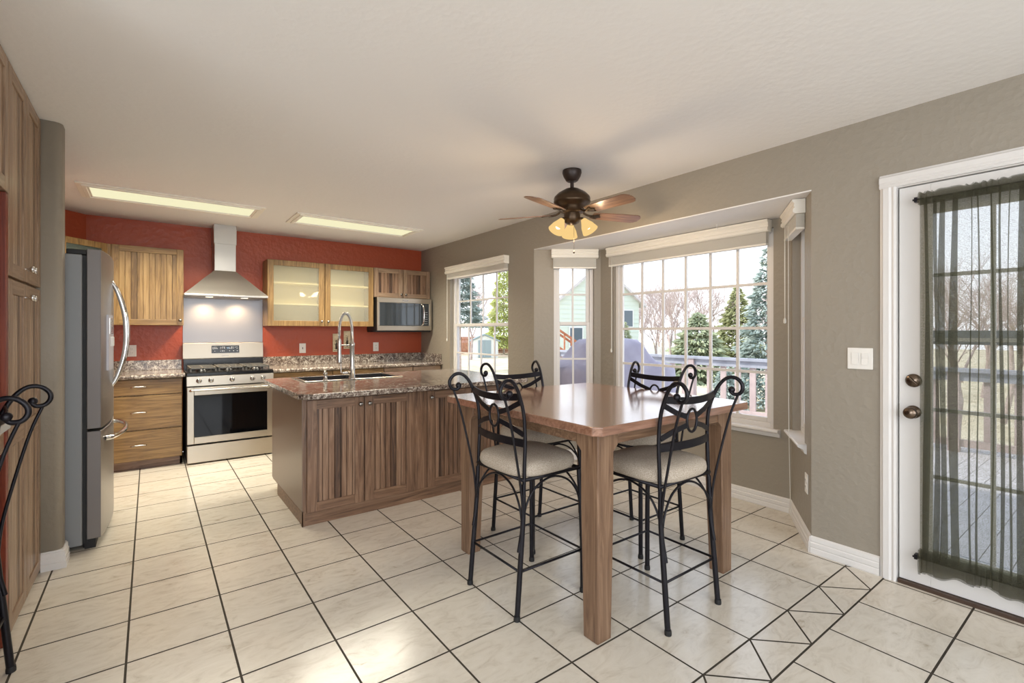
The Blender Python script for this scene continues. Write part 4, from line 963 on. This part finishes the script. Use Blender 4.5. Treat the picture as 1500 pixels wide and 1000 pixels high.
# ------------------------------------------------------------------ stools (local: y forward, back at -y)
def make_stool(label, loc, rz, group):
    t = thing('bar_stool', label, 'stool', loc, rz, group)
    # cushion: superellipse pad
    n = 40; vs = []; fs = []
    def se(a_, hw_, hd_, p_=3.6): c_, s_ = math.cos(a_), math.sin(a_); return (hw_*math.copysign(abs(c_)**(2/p_), c_), hd_*math.copysign(abs(s_)**(2/p_), s_))
    rings = [(.955, .627), (.99, .637), (1.0, .652), (.985, .672), (.93, .686), (.8, .697), (.6, .705), (.35, .710), (.12, .712)]
    for (k_, z) in rings:
        for i in range(n): x, y = se(2*PI*i/n, .208*k_, .205*k_); vs.append((x*(1-.04*y/.2), y+.012, z))
    for j in range(len(rings)-1):
        for i in range(n): i2 = (i+1) % n; fs.append((j*n+i, j*n+i2, (j+1)*n+i2, (j+1)*n+i))
    fs.append(tuple(range(n))[::-1]); fs.append(tuple(range((len(rings)-1)*n, len(rings)*n)))
    q = MB(); q.add(vs, fs, True); q.build('seat_cushion', 'fabric', t)
    ba, fr_ = -.163, .19
    q = MB().tube([(-.19, ba, .618), (.19, ba, .618), (.188, fr_, .618), (-.188, fr_, .618)], .0095, 8, False, closed=True).build('seat_frame', 'iron', t)
    UP = [(-.19, .30), (-.168, .42), (-.161, .55), (-.157, .68), (-.153, .80), (-.160, .91), (-.182, .985), (-.212, 1.045), (-.247, 1.078), (-.283, 1.078), (-.308, 1.055), (-.312, 1.028), (-.297, 1.006), (-.272, 1.003), (-.258, 1.018)]
    for s_ in (-1, 1):
        lg_ = MB().tube([(s_*.197, -.205, 0), (s_*.1955, -.188, .2), (s_*.193, -.167, .45), (s_*.19, -.162, .60)], [.0125, .0125, .0115, .010], 10).build('leg', 'iron', t)
        MB().lathe([(.015, 0), (.0155, .01), (.014, .022)], (s_*.197, -.205, 0), 12).build('foot_cap', 'gasket', lg_)
        lg_ = MB().tube([(s_*.20, .205, 0), (s_*.198, .203, .3), (s_*.187, .191, .61)], [.0125, .0125, .0115], 10).build('leg', 'iron', t)
        MB().lathe([(.015, 0), (.0155, .01), (.014, .022)], (s_*.20, .205, 0), 12).build('foot_cap', 'gasket', lg_)
        pts = []
        for (y, z) in UP:
            o_ = 0 if z < .9 and y > -.2 else min(1, max(0, (-y-.16)/.14))*.030
            pts.append((s_*(.190+o_), y, z))
        up_ = MB().tube(pts, .0088, 8).build('back_upright', 'iron', t)
        MB().ball((s_*.217, -.262, 1.022), .0155, 14).build('finial', 'iron', up_)
        MB().tube([(s_*.221, -.292, 1.006), (s_*.213, -.255, .90), (s_*.204, -.212, .72), (s_*.198, -.180, .56), (s_*.196, -.170, .44)], .0058, 8).build('back_rod', 'iron', t)
        # side arch
        MB().tube([(s_*.195, -.172, .40), (s_*.193, -.150, .50), (s_*.191, -.09, .575), (s_*.19, .01, .606), (s_*.19, .11, .575), (s_*.192, .175, .50), (s_*.195, .197, .40)], .0052, 8).build('arch_brace', 'iron', t)
    for y0, y1 in ((-.172, -.163), (.199, .191)):
        MB().tube([(-.194, y0, .40), (-.172, y0, .50), (-.10, y1, .575), (0, y1, .606), (.10, y1, .575), (.172, y0, .50), (.194, y0, .40)], .0052, 8).build('arch_brace', 'iron', t)
    MB().tube([(-.196, -.187, .212), (.196, -.187, .212), (.199, .204, .212), (-.199, .204, .212)], .0062, 8, False, closed=True).build('footrest', 'iron', t)
    def bow(z, sag, dep, y, hw2=.190):
        return [(-hw2, y, z), (-hw2*.5, y-dep*.75, z-sag*.75), (0, y-dep, z-sag), (hw2*.5, y-dep*.75, z-sag*.75), (hw2, y, z)]
    MB().tube(bow(1.0, .012, .028, -.190), 0, flat=(.032, .006)).build('back_rail', 'iron', t)
    MB().tube(bow(.785, .0, .028, -.156), 0, flat=(.036, .006)).build('back_rail', 'iron', t)
    q = MB(); cz = .893; cyy = -.193
    for s_ in (-1, 1):
        q.tube([(s_*.186, -.180, .972), (s_*.11, -.188, .935), (s_*.036, cyy, cz+.018)], 0, flat=(.024, .005), smooth_pts=False)
        q.tube([(s_*.186, -.160, .825), (s_*.11, -.178, .855), (s_*.036, cyy, cz-.018)], 0, flat=(.024, .005), smooth_pts=False)
    q.build('cross_brace', 'iron', t)
    MB().tube([(.038*math.cos(2*PI*i/16), cyy, cz+.052*math.sin(2*PI*i/16)) for i in range(16)], .0062, 8, closed=True, sub=2).build('ring', 'iron', t)
    return t
G = 'wrought iron bar stools with oatmeal seats'
s0 = make_stool('black iron bar stool at the left side of the table, nearest the island doors', (1.518, 1.905, 0), -R90, G)
dup(s0, (1.985, 2.375, 0), PI, 'black iron bar stool behind the table, facing the camera, nearest the kitchen window', G)
dup(s0, (1.965, 1.447, 0), 0, 'black iron bar stool nearest the patio door, its back towards the camera', G)
dup(s0, (2.445, 1.955, 0), R90, 'black iron bar stool on the far right side of the table, against the picture window', G)
dup(s0, (-.628, 2.415, 0), R90, 'black iron bar stool cut off by the left picture edge, tucked at the bar counter', G)

# ------------------------------------------------------------------ outside
GZ = -1.2
struct(box('ground', 'ground', (3.4, -30, GZ-.3, 90, 90, GZ)), 'dry tan lawn')
dk = MB()
y = -4.0
while y < 8.5: dk.box(3.8, y, -.10, 8.0, y+.135, -.06); y += .14
x_ = MB(); struct(dk.build('deck', 'deck'), 'weathered deck boards outside the bay')
sd = MB().box(3.24, -4.0, -.10, 3.8, 1.1, -.06).box(3.24, 3.9, -.10, 3.8, 8.5, -.06); struct(sd.build('deck', 'deck'), 'deck strip beside the house')
# railing parallel to the window wall
RXX = 7.3
t = thing('deck_railing', 'weathered wooden deck railing with grey cap seen through the bay window', 'railing', (RXX, 0, -.06))
MB().box(-.07, -4.0, .90, .07, 8.2, .94).build('cap_rail', 'rail_grey', t); MB().box(-.02, -4, .80, .02, 8.2, .90).build('top_rail', 'rail_grey', t); MB().box(-.02, -4, .06, .02, 8.2, .14).build('bottom_rail', 'rail_wood', t)
for i in range(8):
    y = -3.6+i*1.65; MB().box(-.05, y-.05, 0, .05, y+.05, .899).build('post', 'rail_wood', t)
y = -3.4; i = 0
while y < 8.1:
    if abs((y+3.6) % 1.65) > .1 and abs((y+3.6) % 1.65-1.65) > .1: MB().box(.021, y-.045, .10, .045, y+.045, .88).build('baluster', 'rail_wood', t)
    y += .235
# covered grill
gp = at(890, 5.6, -.06)
t = thing('covered_grill', 'grill under a grey-purple cloth cover on the deck', 'grill', gp, -.25)
n = 28; vs = []; fs = []
def se2(a_, hw_, hd_, p_=5): c_, s_ = math.cos(a_), math.sin(a_); return (hw_*math.copysign(abs(c_)**(2/p_), c_), hd_*math.copysign(abs(s_)**(2/p_), s_))
rg = [(.86, .34, 0), (.85, .34, .25), (.83, .335, .55), (.80, .33, .90), (.76, .32, .97), (.54, .30, 1.01), (.45, .28, 1.10), (.38, .25, 1.20), (.31, .20, 1.26), (.2, .1, 1.275)]
random.seed(5)
for j, (a_, b_, z) in enumerate(rg):
    for i in range(n):
        x, y = se2(2*PI*i/n, a_, b_); w_ = 1+.02*math.sin(i*2.1+j*1.3); vs.append((x*w_, y*w_, z))
for j in range(len(rg)-1):
    for i in range(n): i2 = (i+1) % n; fs.append((j*n+i, j*n+i2, (j+1)*n+i2, (j+1)*n+i))
fs.append(tuple(range((len(rg)-1)*n, len(rg)*n)))
q = MB(); q.add(vs, fs, True); q.build('cloth_cover', 'cover', t)
# houses
def house(name, label, px, zf, w_, dpt, eave, apex, wallm, rz, wins):
    c_ = at(px, zf, GZ); t = thing(name, label, 'house', c_, rz)
    q = MB().prism([(-w_/2, 0), (w_/2, 0), (w_/2, eave), (0, apex), (-w_/2, eave)], 0, dpt, 'y').build('wall', wallm, t)
    lap = MB(); z = .2
    while z < apex-.4:
        hw_ = w_/2 if z < eave else (w_/2)*(apex-z)/(apex-eave); lap.box(-hw_, -.03, z, hw_, 0, z+.02); z += .28
    lap.build('siding_laps', wallm, t)
    r_ = MB(); o_ = .35
    sl = (apex-eave)/(w_/2)
    r_.prism([(-w_/2-o_, eave-o_*sl), (0, apex), (w_/2+o_, eave-o_*sl), (w_/2+o_, eave-o_*sl+.18), (0, apex+.2), (-w_/2-o_, eave-o_*sl+.18)], -.3, dpt+.3, 'y'); r_.build('roof', 'roof', t)
    for (x0, z0, x1, z1) in wins:
        f_ = MB().box(x0-.08, -.06, z0-.08, x1+.08, -.03, z1+.08).build('window', 'siding_w', t); MB().box(x0, -.08, z0, x1, -.06, z1).build('pane', 'win_dark', f_)
    return t
house('neighbor_house', 'pale green sided house with gable roof beyond the yard', 878, 30, 5.6, 9, 4.3, 6.6, 'siding', -.35, [(-.5, 4.1, .3, 5.2), (1.6, 2.8, 2.3, 3.8), (-2.0, 1.6, -1.2, 2.7)])
# wooden stairs with lattice, by the neighbor's house
t = thing('wooden_staircase', 'reddish wooden stair and railing in the yard, seen through the narrow bay window', 'stairs', at(826, 19, GZ+.75), -.5)
for k in range(8): MB().box(-1.2+k*.28, -.5, 1.5-k*.19, -.9+k*.28, .5, 1.55-k*.19).build('tread', 'redwood', t)
for s_ in (-.5, .5): MB().prism([(-1.3, 1.6), (1.1, 0), (1.1, .2), (-1.3, 1.85)], s_-.03, s_+.03, 'y').build('stringer', 'redwood', t); MB().prism([(-1.3, 2.4), (1.1, .8), (1.1, .9), (-1.3, 2.5)], s_-.03, s_+.03, 'y').build('handrail', 'redwood', t)
for k in range(9): MB().box(-1.25+k*.28, -.53, 1.7-k*.19, -1.2+k*.28, -.47, 2.4-k*.187).build('baluster', 'redwood', t)
# shed
t = thing('garden_shed', 'grey-blue garden shed with pitched roof and double doors', 'shed', at(710, 45, GZ), -.55)
MB().prism([(-1.25, 0), (1.25, 0), (1.25, 1.55), (0, 2.1), (-1.25, 1.55)], 0, 2.6, 'y').build('wall', 'siding_w', t)
MB().prism([(-1.45, 1.5), (0, 2.13), (1.45, 1.5), (1.45, 1.62), (0, 2.27), (-1.45, 1.62)], -.15, 2.75, 'y').build('roof', 'shed', t)
for x0, x1 in ((-.6, -.01), (.01, .6)): MB().box(x0, -.05, .05, x1, 0, 1.65).build('door', 'shed', t)
# fence
def fence(name, label, p, q_, h_, m_):
    a_ = at(*p, GZ); b_ = at(*q_, GZ); L_ = (b_-a_).length
    t = thing(name, label, 'fence', a_, math.atan2(b_.y-a_.y, b_.x-a_.x)); g = MB(); x = 0
    while x < L_: g.box(x, -.01, .05, x+.13, .01, h_); x += .15
    g.box(0, .01, .3, L_, .05, .38).box(0, .01, h_-.35, L_, .05, h_-.27).build('board_panel', m_, t)
    x = 0
    while x <= L_: MB().box(x-.05, .05, 0, x+.05, .15, h_+.05).build('post', m_, t); x += 4.8
fence('wooden_fence', 'reddish board fence at the back of the yard beside the shed', (600, 50), (800, 56), 1.9, 'redwood')
fence('picket_fence', 'pale fence across the far lawn behind the evergreens', (950, 44), (1250, 40), 1.1, 'siding_w')
# landscape ties in W1
for i, (z_, d_) in enumerate(((.12, 16), (.22, 19), (.3, 22))):
    a_ = at(640, d_, GZ); b_ = at(810, d_+1, GZ)
    o = MB().box(0, -.1, 0, (b_-a_).length, .1, z_).build('landscape_timber', 'redwood'); o.location = a_; o.rotation_euler = (0, 0, math.atan2(b_.y-a_.y, b_.x-a_.x))
    tag(o, ['nearest landscape timber across the dry yard', 'middle landscape timber across the dry yard', 'farthest landscape timber across the dry yard'][i], 'timber', 'landscape timbers in the yard')
# trees
def conifer(name, label, px, zf, h_, r_, m_, seed, base=.04, dens=1.0, group=None):
    random.seed(seed); t = thing(name, label, 'tree', at(px, zf, GZ), random.random()*6, group)
    MB().tube([(0, 0, 0), (0, 0, h_*.5), (0, 0, h_*.97)], [r_*.06, r_*.04, .01], 6, False).build('trunk', 'bark', t)
    g = MB(); tiers = random.randint(9, 13)
    for _ in range(int(5200*dens)):
        f = 1-math.sqrt(random.random()); f = min(f, .985); z = h_*(base+(.99-base)*f)
        lump = 1+.16*math.sin(f*tiers*2*PI); a_ = random.random()*2*PI
        R = (r_*(1-f)**.85+.02)*lump*(1+.12*math.sin(a_*5+f*20))*random.uniform(.35, 1.05)**.5
        d_ = Vector((math.cos(a_), math.sin(a_), random.uniform(-.5, .25))); sd_ = Vector((-math.sin(a_), math.cos(a_), random.uniform(-.4, .4)))
        p_ = Vector((math.cos(a_)*R, math.sin(a_)*R, z-.12*R)); k_ = r_*random.uniform(.07, .14)
        g.add([p_-d_*k_*.6, p_+sd_*k_*.35, p_+d_*k_, p_-sd_*k_*.35, p_+Vector((0, 0, k_*.35))], [(0, 1, 4), (1, 2, 4), (2, 3, 4), (3, 0, 4)])
    g.build('foliage', m_, t); return t
conifer('spruce_tree', 'broad green spruce in the middle of the picture window view', 1022, 24, 3.5, 1.9, 'needle_g', 1, dens=1.2)
conifer('spruce_tree', 'tall blue-green spruce at the right edge of the picture window', 1124, 16, 5.4, 1.15, 'needle_b', 2, dens=1.2)
conifer('pine_tree', 'tall olive pine standing behind the evergreens', 1080, 34, 5.9, 1.9, 'needle_p', 3)
conifer('spruce_tree', 'small dark young spruce just beyond the deck railing', 1062, 11.5, 1.75, .6, 'needle_b', 4)
conifer('spruce_tree', 'dark small spruce below the pale green house', 915, 23, 3.0, .8, 'needle_g', 5)
conifer('cypress_tree', 'bright yellow-green evergreen filling the right half of the kitchen window view', 738, 52, 11, 2.1, 'needle_y', 6, base=.08, dens=1.3)
conifer('spruce_tree', 'blue spruce in the upper left of the kitchen window view', 674, 31, 8.0, 1.5, 'needle_b', 7, base=.36)
def bare(name, label, px, zf, h_, seed, group):
    random.seed(seed); q = MB()
    def br(p, d_, l_, r_, lv):
        e_ = p+d_*l_; mid = p+d_*l_*.5+Vector([random.uniform(-.07, .07)*l_ for _ in range(3)])
        q.tube([p, mid, e_], [r_, r_*.8, r_*.55], 3, False)
        if lv == 0: return
        for k in range(4 if lv > 1 else 5):
            nd = (d_+Vector((random.uniform(-.8, .8), random.uniform(-.8, .8), random.uniform(-.15, .5)))).normalized()
            br(p+(mid-p)*2*random.uniform(.35, 1), nd, l_*random.uniform(.55, .78), r_*.5, lv-1)
    br(Vector((0, 0, 0)), Vector((random.uniform(-.1, .1), random.uniform(-.1, .1), 1)), h_*.32, h_*.012, 5)
    o = q.build(name, 'bark'); o.location = at(px, zf, GZ); return tag(o, label, 'tree', group)
bl = [(962, 34, 6.0, 'bare branching tree right of the pale green house'), (985, 24, 5.2, 'bare tree just left of the broad green spruce'), (1040, 36, 6.5, 'bare tree rising behind the broad spruce'), (930, 40, 6.5, 'bare tree far behind the house gable edge'),
      (1095, 38, 5.0, 'bare tree behind the olive pine'), (690, 42, 7.5, 'bare tree over the garden shed'), (1200, 20, 5.5, 'bare tree beyond the left part of the patio door glass'), (1400, 11, 4.6, 'bare tree close behind the railing outside the patio door'), (1470, 13, 5.0, 'bare tree at the right end of the patio door view'), (1440, 18, 6.0, 'tall bare tree further back outside the patio door'), (1010, 42, 7, 'farthest bare tree in the gap above the broad spruce')]
for i, (px, zf, h_, lb) in enumerate(bl): first_bare = bare('bare_tree', lb, px, zf, h_*1.4, 20+i, 'leafless trees in the yard')

tl = [o for o in C.objects if o.name.startswith('bare_tree')]
random.seed(99)
for i in range(15):
    src = tl[i % len(tl)]; o = src.copy(); C.objects.link(o); o.location = at(862+i*26+random.uniform(-6, 6), 50+(i % 3)*7, GZ); o.rotation_euler = (0, 0, random.random()*6); k_ = random.uniform(1.0, 1.35); o.scale = (k_*1.2, k_*1.2, k_)
    o['label'] = 'distant leafless tree in the hazy pinkish tree line beyond the far lawn fence'; o['group'] = 'distant tree line'
